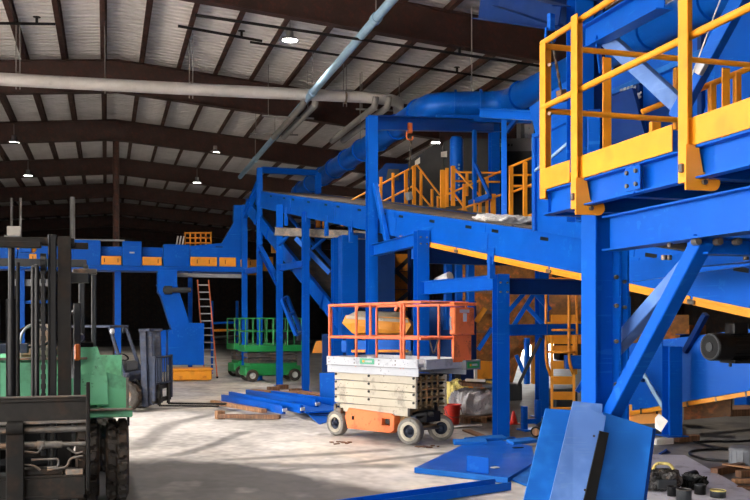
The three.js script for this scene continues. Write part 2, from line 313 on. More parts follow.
{ // roof: corrugated sheets on purlins on rafters
  const top = new THREE.Group(); top.name = 'ceiling'; top.userData = { kind: 'structure' }; scene.add(top);
  const kid = (n, g, m) => { const o = new THREE.Mesh(merge(g), m); o.name = n; o.castShadow = o.receiveShadow = true; top.add(o); };
  const bays = [D0, 3.1, 12.25, 21.4, 30.5, 39.6, 48.8, 58, 67, 76, 85, D1];
  const pitch = 0.305, prof0 = [[0, 0], [0.17, 0], [0.20, 0.11], [0.275, 0.11], [0.305, 0]];
  for (let b = 0; b + 1 < bays.length; b++) for (const [xa, xb] of [[X0 - 0.3, RX], [RX, X1 + 0.3]]) {
    const pos = [], n = Math.round((bays[b + 1] - bays[b]) / pitch), k = (bays[b + 1] - bays[b]) / n / pitch;
    for (let i = 0; i < n; i++) for (let j = 0; j < 4; j++) {
      const [d1, h1] = prof0[j], [d2, h2] = prof0[j + 1], e1 = -(bays[b] + (i * pitch + d1) * k), e2 = -(bays[b] + (i * pitch + d2) * k), y = 0.10;
      const A = [xa, roofY(xa) + y + h1, e1], B = [xb, roofY(xb) + y + h1, e1], Cc = [xb, roofY(xb) + y + h2, e2], Dd = [xa, roofY(xa) + y + h2, e2];
      pos.push(...A, ...B, ...Cc, ...A, ...Cc, ...Dd);
    }
    kid('roof_sheet', [soup(pos)], M.roof);
    const slabPts = [W(xa, roofY(xa) + 0.36, bays[b]), W(xb, roofY(xb) + 0.36, bays[b]), W(xb, roofY(xb) + 0.36, bays[b + 1]), W(xa, roofY(xa) + 0.36, bays[b + 1])];
    kid('roof_deck', [slab(slabPts, 0.06)], M.roof);
  }
  for (let i = -11; i <= 17; i++) {
    const x = -0.05 + i * 1.17; if (x < X0 || x > X1) continue;
    kid('purlin', [prof([[-0.07, 0.12], [0.01, 0.12], [0.01, -0.105], [0.10, -0.105], [0.10, -0.075], [0.12, -0.075], [0.12, -0.13], [-0.015, -0.13], [-0.015, 0.095], [-0.07, 0.095]], W(x, roofY(x) - 0.03, D0 + 0.2), W(x, roofY(x) - 0.03, D1 - 0.2))], M.purlin);
  }
  for (const d of bays.slice(1, -1)) {         // tapered rafters, half and half
    const dep = d === 30.5 ? 1.0 : 0.82;
    for (const [xa, xb, s] of [[X0, RX, -1], [X1, RX, 1]]) {
      const y = (x, o) => roofY(x) - 0.16 - o, web = [[xa, y(xa, dep)], [xb, y(xb, dep)], [xb, y(xb, 0)], [xa, y(xa, 0)]];
      kid('rafter', [prism(s < 0 ? web : web.slice().reverse(), 0.016).translate(0, 0, -d), bar(W(xa, y(xa, 0), d), W(xb, y(xb, 0), d), 0.28, 0.03), bar(W(xa, y(xa, dep), d), W(xb, y(xb, dep), d), 0.28, 0.03)], M.maroon);
    }
    for (const x of [X0 + 0.25, X1 - 0.25]) kid('wall_column', [ibeam(W(x, 0, d), W(x, roofY(x) - 0.9, d), 0.28, 0.45, 0.02, new THREE.Vector3(1, 0, 0))], M.maroon);
  }
}

// ---------------------------------------------------------------- high-bay lamps
{
  const proto = new Thing('high_bay_lamp', 'bright round high-bay lamp at upper centre above the pale long pipe', 'lamp', P(290, 41, 24.9), { local: true });
  proto.part('housing', [lathe([[0, 0.3], [0.09, 0.3], [0.1, 0.12], [0.2, 0.07], [0.26, 0.0], [0.25, 0.0], [0.19, 0.055], [0, 0.06]])], M.conduit);
  proto.part('lens', [lathe([[0, 0.015], [0.2, 0.015], [0.2, 0.035], [0, 0.035]])], M.lamp);
  proto.part('hanger', [tube(new THREE.Vector3(0, 0.3, 0), new THREE.Vector3(0, 0.75, 0), 0.012, 6)], M.conduit);
  const spots = [null, ['lit high-bay lamp between two far rafters, right of the ridge column', 215, 153, 39.3], ['lit high-bay lamp at the left picture edge, nearer of the two there', 14, 143, 37], ['lit high-bay lamp low at left, above the forklift mast top', 28, 176, 45.6],
    ['lit high-bay lamp glowing above the dark machine housing', 437, 143, 33], ['dim high-bay lamp under a far rafter, right of the ridge column', 197, 183, 48], ['dim high-bay lamp under a far rafter, left of the ridge column', 70, 174, 49]];
  // the rows of lamps over the near bays, above the picture
  for (const [x, d, n] of [[-6, 6, 'left'], [-0.5, 6, 'middle'], [-6, 15, 'left'], [-0.5, 15, 'middle'], [5, 15, 'right'], [10.5, 15, 'far right']]) spots.push(['high-bay lamp out of the picture in the roof bay ' + (d < 10 ? 'over the platform, ' : 'over the scissor lift, ') + n, x, d]);
  spots.forEach((s, i) => {
    const p = s ? (s.length > 3 ? P(s[1], s[2], s[3]) : W(s[1], 9.0, s[2])) : proto.pos.clone(); if (s) proto.copy(s[0], p);
    const l = new THREE.SpotLight(0xfff4e6, i === 5 || i === 6 ? LAMP_CD * 0.3 : i >= 7 && i <= 8 ? LAMP_CD * 0.7 : i >= 1 && i <= 3 ? LAMP_CD * 0.55 : LAMP_CD, 0, 1.15, 0.6); l.position.copy(add(p, 0, -0.02, 0)); l.target.position.copy(add(p, 0, -5, 0)); l.shadow.radius = 10; l.castShadow = true; scene.add(l, l.target);
  });
}

// ---------------------------------------------------------------- pipes under the roof
{
  const main = [P(-40, 77, 24.6), P(120, 85.5, 25.9), P(250, 92, 27.05), P(372, 97.5, 28.07), P(398, 101, 28.3)];
  const t = new Thing('overhead_pipe', 'large galvanised pipe running across under the roof with hanger rods', 'pipe', main[2]);
  const body = t.part('pipe', [pipe([...main, add(main[4], 0.5, 0, 1.5)], 0.175, 0.6, 16)], M.galv);
  for (const px of [18, 105, 191, 345]) {
    const c = P(px, 78 + px * 0.056, 25 + px * 0.0082), r = roofY(c.x) - c.y;
    t.part('clamp', [at(lathe([[0.178, -0.03], [0.195, -0.03], [0.195, 0.03], [0.178, 0.03]], 16), c.x, c.y, c.z, 0, 0, Math.PI / 2)], M.steel, body);
    for (const s of px === 105 ? [0] : [-0.05, 0.05]) t.part('hanger_rod', [tube(add(c, s, -0.28, 0), add(c, s, r, 0), 0.014, 6)], M.conduit, body);
  }
  const branch = (label, px, py, len, drop) => { const a = P(px, py, 27.6); return lone('branch_pipe', label, 'pipe', [pipe([add(a, 0, 0.28, 0), add(a, 0, 0, 0.15), add(a, 0.0, 0, len)], 0.1, 0.25, 12)], M.conduit); };
  branch('grey branch pipe running back from the overhead pipe, leftmost of the first pair', 304, 104, 5.2);
  branch('grey branch pipe running back from the overhead pipe, right one of the first pair', 316, 104, 5.2);
  branch('grey branch pipe near the pipe end, left one of the second pair', 376, 106, 5.6);
  branch('grey branch pipe at the very end elbow of the overhead pipe', 389, 106, 5.6);
  const pa = P(392, 0, 19.1), pb = P(240, 177, 42.7), dir = pb.clone().sub(pa);
  const long = new Thing('long_pipe', 'long thin pale-blue pipe running from the front roof to the far tower', 'pipe', pa);
  const lp = long.part('pipe', [tube(pa.clone().addScaledVector(dir, -0.25), pb, 0.1, 14)], M.pale);
  for (const k of [0.05, 0.33, 0.6, 0.8]) { const c = lerp(pa, pb, k), n = dir.clone().normalize(); long.part('coupling', [tube(c.clone().addScaledVector(n, -0.12), c.clone().addScaledVector(n, 0.12), 0.125, 14)], M.pale, lp); long.part('hanger_rod', [tube(c, add(c, 0, roofY(c.x) - c.y, 0), 0.012, 6)], M.conduit, lp); }
  const trap = (label, x0, y0, x1, y1, f) => {
    const a = P(x0, y0, f), b = P(x1, y1, f + 0.4), t2 = new Thing('trapeze_hanger', label, 'hanger', a, { group: 'pipe hangers' });
    t2.part('strut', [bar(a, b, 0.05, 0.05)], M.conduit);
    for (const k of [0.12, 0.88]) { const c = lerp(a, b, k); t2.part('rod', [tube(c, add(c, 0, roofY(c.x) - c.y, 0), 0.012, 6)], M.conduit); }
  };
  trap('thin pipe hanger bar on two rods crossing the first pair of branch pipes', 262, 116, 314, 118.5, 29);
  trap('thin hanger bar lower and farther under the first pair of branch pipes', 250, 134, 298, 135, 32);
  trap('thin hanger bar just below the end elbow of the overhead pipe', 356, 109, 405, 111, 29);
  trap('thin hanger bar farther back under the second pair of branch pipes', 340, 119, 382, 122, 31.5);
  // dark sprinkler lines close under the purlins
  const spr = (label, a, b) => { const t3 = new Thing('sprinkler_line', label, 'pipe', a, { group: 'sprinkler lines' }); t3.part('pipe', [tube(a, b, 0.035, 8)], M.black); const h = lerp(a, b, 0.75); t3.part('sprinkler_head', [tube(h, add(h, 0, 0.14, 0), 0.035, 6), at(lathe([[0, 0], [0.09, 0.01], [0.09, 0.02], [0, 0.03]], 10), h.x, h.y + 0.14, h.z)], M.black); return t3; };
  spr('short dark sprinkler line at the top left under the roof sheets', P(-20, 23, 21), P(55, 24, 21.8));
  spr('dark sprinkler line sloping between purlins at top, right of the ridge', P(178, 26, 22), P(262, 41, 22.8));
  spr('thin conduit crossing the purlins at top centre', P(195, 15, 20.6), P(540, 66, 22.6));
  spr('thin conduit along the near rafter line across the roof bay at centre', P(250, 42, 25), P(520, 82, 27.4));
  // column at the ridge
  const cb = P(116, 235, 38.5), ct = P(118.5, 104, 38.5);
  const col = new Thing('ridge_column', 'dark weathered round column hanging at the roof ridge, far centre-left', 'column', W(cb.x, 0, -cb.z));
  col.part('shaft', [tube(W(cb.x, 0, -cb.z), W(cb.x, roofY(cb.x) - 0.9, -cb.z), 0.13, 12)], M.purlin);
  col.part('base_plate', [bx(0.5, 0.03, 0.5, cb.x, 0.015, cb.z)], M.purlin); col.part('cap_plate', [bx(0.6, 0.04, 0.4, cb.x, roofY(cb.x) - 0.92, cb.z)], M.purlin);
  for (const [px, l] of [[11.5, 'thin pale vertical pipe far back at the left edge'], [20.5, 'second thin pale vertical pipe far back at the left edge']]) lone('standpipe', l, 'pipe', [tube(PY(px, 300, 4.6).setY(4.45), P(px, 200, 40).setY(9.4), 0.05, 8)].slice(0, 0).concat([tube(P(px, 240, 36), P(px, 198, 36), 0.05, 8)]), M.conduit);
  lone('standpipe', 'thick pale vertical pipe far back just right of the forklift mast', 'pipe', [tube(P(72.5, 242, 36), P(72.5, 197, 36), 0.1, 10)], M.conduit);
}

// ================================================================ THE BIG STEEL
const Z3 = (a, b, t) => lerp(a, b, t);
const bolt = (p, dx, dz, r = 0.016) => tube(p, new THREE.Vector3(p.x + dx, p.y, p.z + dz), r, 6);
// a bolted H column standing on the floor, flanges facing along D unless turned
function column(t, x, d, y0, y1, w = 0.24, name = 'column', parent, upX = false) {
  const m = t.part(name, [ibeam(W(x, y0 + 0.02, d), W(x, y1, d), w, w * 1.02, 0.016, upX ? new THREE.Vector3(1, 0, 0) : new THREE.Vector3(0, 0, 1))], M.blue, parent);
  if (y0 < 0.05) t.part('base_plate', [bx(w * 1.7, 0.02, w * 1.7, x, y0 + 0.01, -d)], M.blue, m);
  return m;
}
// ---- main inclined conveyor
const CV = (d, y = 0, l = 0) => W(7.13 - 0.083 * d + l, 2.2 + 0.165 * (d - 9.41) + y, d + 0.083 * l);   // along its lower left edge
{
  const t = new Thing('inclined_conveyor', 'long blue inclined belt conveyor with yellow underside running up across the middle', 'conveyor', W(6.1, 0, 12.4));
  const n = 6, d0 = 6.2, d1 = 29.6;
  for (const l of [0, 2.1]) for (let i = 0; i < n; i++) {
    const a = d0 + (d1 - d0) * i / n, b = d0 + (d1 - d0) * (i + 1) / n;
    const s = t.part('side_panel', [prof(l ? C(0.08, 0.52, 0.012) : C(0.08, 0.52, 0.012).map(([x, y]) => [-x, y]).reverse(), CV(a, 0.26, l), CV(b - 0.012, 0.26, l))], M.blue);
    if (!l) for (const k of [0.12, 0.5, 0.88]) t.part('slot', [bar(CV(a + (b - a) * k, 0.42, -0.042), CV(a + (b - a) * k + 0.22, 0.42, -0.042), 0.006, 0.05)], M.black, s);
    if (!l) t.part('joint_plate', [bar(CV(b - 0.12, 0.22, -0.05), CV(b + 0.1, 0.22, -0.05), 0.012, 0.3)], M.blue, s);
  }
  const Q = (d, y, l) => CV(d, y, l);
  t.part('belt', [slab([Q(d0, 0.505, 0.06), Q(d0, 0.47, 2.05), Q(d1, 0.47, 2.05), Q(d1, 0.505, 0.06)].reverse(), 0.03)], M.belt);
  for (const [y, l] of [[0.53, 0.03], [0.53, 2.08]]) t.part('skirt_strip', [bar(Q(13.2, y, l), Q(d1, y, l), 0.05, 0.03)], M.belt);
  for (const [a, b] of [[6.2, 9.0], [9.05, 12.0], [12.05, 15.0], [15.05, 17.6]]) {
    const u = t.part('underside_pan', [slab([Q(a, -0.02, -0.05), Q(a, -0.02, 2.15), Q(b, -0.02, 2.15), Q(b, -0.02, -0.05)].reverse(), 0.05), bar(Q(a, -0.035, -0.03), Q(b, -0.035, -0.03), 0.05, 0.06)], M.yellow);
    t.part('pan_clip', [bar(Q(b - 0.06, -0.03, -0.07), Q(b + 0.06, -0.03, -0.07), 0.03, 0.05)], M.steel, u);
  }
  for (let d = 12.5; d < 29; d += 2.1) { const r = t.part('return_roller', [tube(Q(d, 0.12, 0.08), Q(d, 0.12, 2.02), 0.06, 10)], M.conduit); }
  t.part('head_drum', [tube(Q(d1 - 0.1, 0.3, 0.05), Q(d1 - 0.1, 0.3, 2.05), 0.22, 18)], M.steel);
  for (const d of [13.75, 16.85, 20.5, 22.3, 24.1, 26.0]) t.part('mounting_bracket', [bar(Q(d - 0.11, 0.02, -0.06), Q(d + 0.11, 0.02, -0.06), 0.014, 0.26), bar(Q(d, -0.35, -0.05), Q(d, 0.0, -0.05), 0.1, 0.1)], M.blue);
}
// ---- front support frame
{
  const t = new Thing('conveyor_support_frame', 'tall blue column frame holding the conveyor behind the scissor lift, with level side beams', 'steel frame', W(5.9, 0, 16.9));
  const c1 = column(t, 6.13, 13.8, 0, 2.64, 0.21), c2 = column(t, 5.6, 16.2, 0, 3.55, 0.23), c3 = column(t, 5.38, 18.77, 0, 6.2, 0.21);
  for (const y of [2.35, 2.5]) for (const s of [-0.06, 0.06]) t.part('bolt', [bolt(W(6.13 + s, y, 13.69), 0, 0.03)], M.steel, c1);
  for (const y of [3.3, 3.42]) for (const s of [-0.06, 0.06]) t.part('bolt', [bolt(W(5.6 + s, y, 16.07), 0, 0.03)], M.steel, c2);
  t.part('side_beam', [ibeam(W(6.08, 2.51, 13.92), W(5.62, 2.49, 16.08), 0.16, 0.24)], M.blue);
  t.part('side_beam', [ibeam(W(5.58, 3.40, 16.32), W(5.40, 3.36, 18.66), 0.16, 0.24)], M.blue);
  t.part('cross_beam', [ibeam(W(6.25, 2.45, 13.85), W(8.6, 2.45, 14.05), 0.16, 0.26)], M.navy);
  t.part('cross_beam', [ibeam(W(5.7, 3.1, 16.25), W(8.3, 3.1, 16.5), 0.16, 0.3)], M.navy);
  column(t, 8.5, 14.05, 0, 2.3, 0.2); column(t, 8.2, 16.5, 0, 2.94, 0.2);
  t.part('knee_brace', [bar(W(5.40, 4.75, 18.6), P(388, 245, 18.9), 0.1, 0.1)], M.blue);
  // gantry over the conveyor
  const g0 = W(5.38, 6.07, 18.77), g1 = P(494, 126, 23.2);
  t.part('gantry_beam', [ibeam(add(g0, 0.12, 0, 0), add(g1, 0.1, 0, 0), 0.2, 0.3)], M.blue);
  t.part('gantry_column', [ibeam(W(g1.x, g1.y - 3.2, -g1.z), W(g1.x, g1.y + 0.1, -g1.z), 0.22, 0.22, 0.014, new THREE.Vector3(0, 0, 1))], M.blue);
}
// ---- far tower under the conveyor head
{
  const t = new Thing('support_tower', 'far blue column tower carrying the upper end of the conveyor', 'steel frame', W(4.7, 0, 27.5));
  const c = [[305.5, 391.5, 212], [279.5, 386, 205], [259.5, 380, 168], [244.5, 377.5, 205]].map(([px, py, top]) => { const b = PY(px, py, 0), f = EYE * F / (py - HORIZON); column(t, b.x, -b.z, 0, EYE + (HORIZON - top) * f / F, 0.17); return b; });
  const lv = (a, b, y, o = {}) => t.part(o.n ?? 'cross_beam', [ibeam(add(a, 0, y, 0), add(b, 0, o.y2 ?? y, 0), 0.14, 0.18)], o.m ?? M.blue);
  lv(c[0], c[1], 3.4); lv(c[2], c[3], 3.5); lv(c[1], c[2], 2.9, { y2: 4.2, n: 'brace' }); lv(c[2], c[3], 6.3, { y2: 5.3, n: 'brace' });
  const top = P(262, 170, 29.4), tr = P(318, 173, 30.5);
  t.part('cross_beam', [ibeam(top, tr, 0.15, 0.2)], M.blue);
  const back = P(318, 173, 30.5); t.part('column', [ibeam(W(back.x, 3.0, -back.z), back, 0.18, 0.18, 0.014, new THREE.Vector3(0, 0, 1))], M.blue);
  // the long pale beam across the tower and its columns on the right
  const ga = P(275, 231.5, 25.2), gb = P(366, 235.5, 24.6);
  t.part('pale_beam', [ibeam(ga, gb, 0.2, 0.22)], M.steel, null, 'unpainted grey steel beam');
  t.part('knee_brace', [bar(P(296, 238, 25.0), P(330, 273, 24.8), 0.13, 0.13)], M.blue); t.part('knee_brace', [bar(P(279, 245, 25.6), P(290, 234, 25.2), 0.08, 0.08)], M.blue); t.part('knee_brace', [bar(P(330, 234, 25), P(312, 249, 26), 0.07, 0.07)], M.blue);
  for (const [px, y0, f] of [[337, 238, 24.4], [345, 238, 26]]) { const p = P(px, y0, f); column(t, p.x, -p.z, 0, p.y, 0.26); }
  t.part('box_column', [bx(0.42, 2.6, 0.42, P(348, 275, 23.6).x, 2.75, P(348, 275, 23.6).z)], M.blue);
  const k = P(306, 212, 26.5); t.part('column', [ibeam(W(k.x, 3.6, -k.z), P(306, 197, 26.5), 0.22, 0.22)], M.blue);
}
// ---- second, steeper conveyor behind the tower columns
{
  const a = P(246, 205, 30.5), b = P(340, 322, 24), t = new Thing('steep_conveyor', 'blue belt conveyor dropping steeply to the right behind the tower columns', 'conveyor', W(5, 0, 27));
  const dir = b.clone().sub(a).normalize(), side = new THREE.Vector3(0, 1, 0).cross(dir).normalize(), up = dir.clone().cross(side);
  if (side.x < 0) side.negate();
  const o = (p, s, u) => p.clone().addScaledVector(side, s).addScaledVector(up, u);
  for (const s of [0, 1.0]) { t.part('side_panel', [bar(o(a, s, 0), o(b, s, 0), 0.06, 0.42)], M.blue); t.part('top_flange', [bar(o(a, s, 0.22), o(b, s, 0.22), 0.12, 0.02)], M.blue); }
  t.part('belt', [slab([o(a, 0.05, 0.16), o(b, 0.05, 0.16), o(b, 0.95, 0.16), o(a, 0.95, 0.16)], 0.03)], M.belt);
  for (let i = 1; i < 7; i++) { const p = lerp(a, b, i / 7); t.part('stiffener', [bar(o(p, -0.05, -0.2), o(p, -0.05, 0.2), 0.05, 0.05)], M.blue); }
  for (const k of [0.55, 0.8]) { const p = o(lerp(a, b, k), 0.5, -0.25); t.part('leg', [ibeam(W(p.x, 0, -p.z), p, 0.16, 0.16)], M.blue); }
  t.part('foot_frame', [bar(P(282, 300, 26.5), P(296, 335, 26.2), 0.1, 0.1), bar(P(287, 297, 26.8), P(301, 332, 26.5), 0.1, 0.1), bar(P(282, 300, 26.5), P(287, 297, 26.8), 0.08, 0.08), bar(P(288, 315, 26.4), P(294, 313, 26.6), 0.08, 0.08), bar(P(296, 335, 26.2), P(301, 332, 26.5), 0.08, 0.08)], M.blue);
}
// ---- large blue duct
{
  const y = 7.2, A = W(7.6, y - 0.05, 37.5), B = W(7.68, y, 21.5), Cc = W(9.4, y, 20.9), Dd = W(9.75, y, 10.6), t = new Thing('blue_duct', 'large round blue duct with flanged joints running overhead to the upper right', 'duct', B);
  const pts = [A, B, Cc, Dd], body = t.part('duct_pipe', [pipe(pts, 0.31, 0.45, 20)], M.blue);
  for (let i = 0; i < 3; i++) { const n = [9, 2, 6][i]; for (let k = 0; k < n; k++) { const q = lerp(pts[i], pts[i + 1], i === 1 ? 0.33 + 0.34 * k : (k + 0.5) / n), dv = pts[i + 1].clone().sub(pts[i]).normalize().multiplyScalar(0.03); t.part('flange', [tube(q.clone().sub(dv), q.clone().add(dv), 0.36, 20)], M.blue, body); } }
  for (const [d, x] of [[28, 7.65], [21.1, 8.6], [14, 9.64]]) t.part('hanger_rod', [tube(W(x, y + 0.3, d), W(x, roofY(x) - 0.05, d), 0.015, 6)], M.conduit);
  t.part('support_rail', [bar(W(7.6, y - 0.45, 20.9), W(9.9, y - 0.45, 20.5), 0.12, 0.16)], M.blue); 
}
// ---- raised platform at the right, with its railing
{
  const x = 3.15, yT = 2.86, yB = 2.68, dE = 6.27, t = new Thing('raised_platform', 'raised blue steel platform with a thick yellow railing in the right foreground', 'platform', W(3.36, 0, 5.85));
  const fa = t.part('edge_channel', [prof(C(0.07, yT - yB, 0.01), W(x, (yT + yB) / 2, 5.02), W(x, (yT + yB) / 2, dE)), prof(C(0.07, yT - yB, 0.01), W(x, (yT + yB) / 2, 1.2), W(x, (yT + yB) / 2, 5.0))], M.blue);
  t.part('splice_plate', [bx(0.012, 0.15, 0.16, x - 0.04, 2.77, -5.02)], M.blue, fa);
  for (const d of [4.97, 5.07]) for (const y of [2.73, 2.81]) t.part('bolt', [bolt(W(x - 0.046, y, d), -0.015, 0, 0.014)], M.steel, fa);
  t.part('end_channel', [prof(C(0.07, yT - yB, 0.01), W(x, (yT + yB) / 2, dE), W(7.2, (yT + yB) / 2, dE))], M.blue);
  for (let i = 0; i < 8; i++) t.part('deck_plate', [bx(3.9, 0.012, 0.6, x + 2.0, yT - 0.02, -(dE - 0.35 - i * 0.62))], M.navy);
  for (let d = 2; d < 6.2; d += 0.8) t.part('joist', [ibeam(W(x + 0.05, yB + 0.06, d), W(7.1, yB + 0.06, d), 0.08, 0.12, 0.008)], M.blue);
  const toe = (a, b) => t.part('toe_board', [bar(a, b, 0.01, 0.155)], M.yellow);
  toe(W(x - 0.045, 2.94, 5.82), W(x - 0.045, 2.94, dE)); toe(W(x - 0.045, 2.94, 4.6), W(x - 0.045, 2.94, 5.74)); toe(W(x - 0.045, 2.94, 1.2), W(x - 0.045, 2.94, 4.48)); 
  toe(W(x + 0.02, 2.94, dE + 0.045), W(7.2, 2.94, dE + 0.045));
  const post = (px, d) => {
    const p = t.part('railing_post', [prof(L(0.085, 0.085, 0.009), W(px, 2.66, d), W(px, 3.98, d), new THREE.Vector3(1, 0, 0))], M.yellow);
    const foot = new THREE.Shape(); foot.moveTo(-0.05, -0.05); foot.lineTo(0.12, -0.05); foot.absarc(0.12, 0, 0.05, -Math.PI / 2, Math.PI / 2); foot.lineTo(0.06, 0.05); foot.lineTo(0.03, 0.2); foot.lineTo(-0.05, 0.2); foot.closePath();
    t.part('foot_plate', [flat(new THREE.ExtrudeGeometry(foot, { depth: 0.012, bevelEnabled: false })).translate(px, 2.665, -d + 0.03)], M.yellow, p);
    t.part('bolt', [bolt(W(px + 0.06, 2.66, d - 0.045), 0, 0.02, 0.016)], M.steel, p);
    t.part('clamp_bolt', [bx(0.03, 0.05, 0.03, px - 0.05, 2.74, -d)], M.steel, p);
    return p;
  };
  post(x - 0.045, 5.68); post(x - 0.045, 4.44); post(x - 0.045, 3.2);
  const corner = t.part('corner_post', [prof(L(0.09, 0.09, 0.009), W(x - 0.0, 2.8, dE - 0.03), W(x - 0.0, 3.95, dE - 0.03), new THREE.Vector3(1, 0, 0))], M.yellow);
  for (const y of [2.98, 3.42, 3.78]) t.part('bolt', [bolt(W(x + 0.0, y, dE - 0.075), -0.02, 0.015, 0.015)], M.steel, corner);
  for (const xx of [3.66, 4.72, 5.9]) t.part('railing_post', [bar(W(xx, 2.86, dE), W(xx, 3.9, dE), 0.075, 0.012, new THREE.Vector3(0, 0, 1))], M.yellow);
  for (const y of [3.96, 3.48]) {
    t.part('handrail', [tube(W(x - 0.03, y, 1.2), W(x - 0.03, y, dE), 0.022, 12)], M.yellow);
    t.part('handrail', [tube(W(x - 0.03, y - 0.02, dE), W(7.2, y - 0.02, dE), 0.022, 12)], M.yellow);
  }
  // columns and main beams under it
  const hc = (xx, d, top) => { const c = column(t, xx, d, 0, top, 0.2, 'column', null, true); for (const y of [1.45, 1.75, 2.0, 2.2]) t.part('bolt', [bolt(W(xx + 0.05, y, d - 0.11), 0, 0.02)], M.steel, c); return c; };
  hc(3.38, 5.87, 2.66); hc(3.86, 6.55, 2.5);
  t.part('main_beam', [ibeam(W(3.38, 2.5, 5.74), W(3.38, 2.5, 1.0), 0.14, 0.24)], M.blue);
  t.part('main_beam', [ibeam(W(4.6, 2.45, 6.6), W(4.6, 2.45, 1.0), 0.14, 0.24)], M.blue);
  t.part('cross_beam', [ibeam(W(3.4, 2.34, 4.75), W(7.0, 2.34, 4.75), 0.14, 0.1)], M.blue);
  t.part('diagonal_brace', [bar(W(3.40, 2.38, 4.72), W(3.40, 1.2, 5.8), 0.1, 0.1)], M.blue);
  t.part('diagonal_brace', [bar(P(692, 262, 6.0), P(612, 352, 6.9), 0.1, 0.1)], M.paleLitBlue);  // brace in the paler blue, its lit face put into the colour
  for (const [xx, d] of [[3.33, 4.72], [3.45, 4.68], [3.55, 4.64]]) t.part('bolt', [bolt(W(xx, 2.36, d), 0, 0.05, 0.022)], M.steel);
  for (const [px, py] of [[664, 260], [669, 260], [693, 260], [698, 260], [746, 260], [670, 247]]) { const p = P(px, py, 5.8); t.part('bolt', [tube(p, add(p, 0, 0.03, 0), 0.018, 6)], M.steel); }
}

// ================================================================ VEHICLES
const V = (x, y, z) => new THREE.Vector3(x, y, z);
function tyreGeo(r, w, seg, lug, rows) {        // axis along x; lug: tread depth, blocks in a zigzag
  const nx = 12, pos = [], R = [];
  for (let i = 0; i <= seg; i++) { const row = []; for (let j = 0; j <= nx; j++) {
    const s = j / nx, a = i / seg * 2 * Math.PI, edge = Math.abs(s - 0.5) * 2;
    let rad = r - lug - (edge > 0.8 ? (edge - 0.8) * 0.25 * r : 0);
    const ph = (i / seg * rows + (s < 0.5 ? 0 : 0.5) + 0.55 * Math.abs(s - 0.5)) % 1;
    if (lug && edge < 0.95 && edge > 0.05 && ph < 0.62) rad += lug;
    row.push([(s - 0.5) * w, rad * Math.cos(a), rad * Math.sin(a)]);
  } R.push(row); }
  const q = (a, b, c, d) => pos.push(...a, ...c, ...b, ...a, ...d, ...c);
  for (let i = 0; i < seg; i++) for (let j = 0; j < nx; j++) q(R[i][j], R[i + 1][j], R[i + 1][j + 1], R[i][j + 1]);
  for (const [j, sg] of [[0, -1], [nx, 1]]) for (let i = 0; i < seg; i++) {
    const a = R[i][j], b = R[i + 1][j], rim = (p, k, x) => { const m = Math.hypot(p[1], p[2]); return [p[0] + x, p[1] / m * r * k, p[2] / m * r * k]; };
    const a2 = rim(a, 0.85, sg * 0.008), b2 = rim(b, 0.85, sg * 0.008), a3 = rim(a, 0.56, 0), b3 = rim(b, 0.56, 0), a4 = rim(a, 0.5, -sg * w * 0.3), b4 = rim(b, 0.5, -sg * w * 0.3);
    for (const [p, s, t, u] of [[a, b, b2, a2], [a2, b2, b3, a3], [a3, b3, b4, a4]]) sg > 0 ? q(p, s, t, u) : q(s, p, u, t);
  }
  return soup(pos);
}
const hubGeo = (r, w) => { const g = lathe([[0, -w * 0.25], [r * 0.2, -w * 0.28], [r * 0.22, -w * 0.12], [r * 0.42, -w * 0.1], [r * 0.5, -w * 0.3], [r * 0.58, -w * 0.36], [r * 0.58, w * 0.36], [r * 0.5, w * 0.3], [r * 0.42, w * 0.1], [r * 0.22, w * 0.12], [r * 0.2, w * 0.28], [0, w * 0.25]], 20); return at(g, 0, 0, 0, 0, 0, Math.PI / 2); };
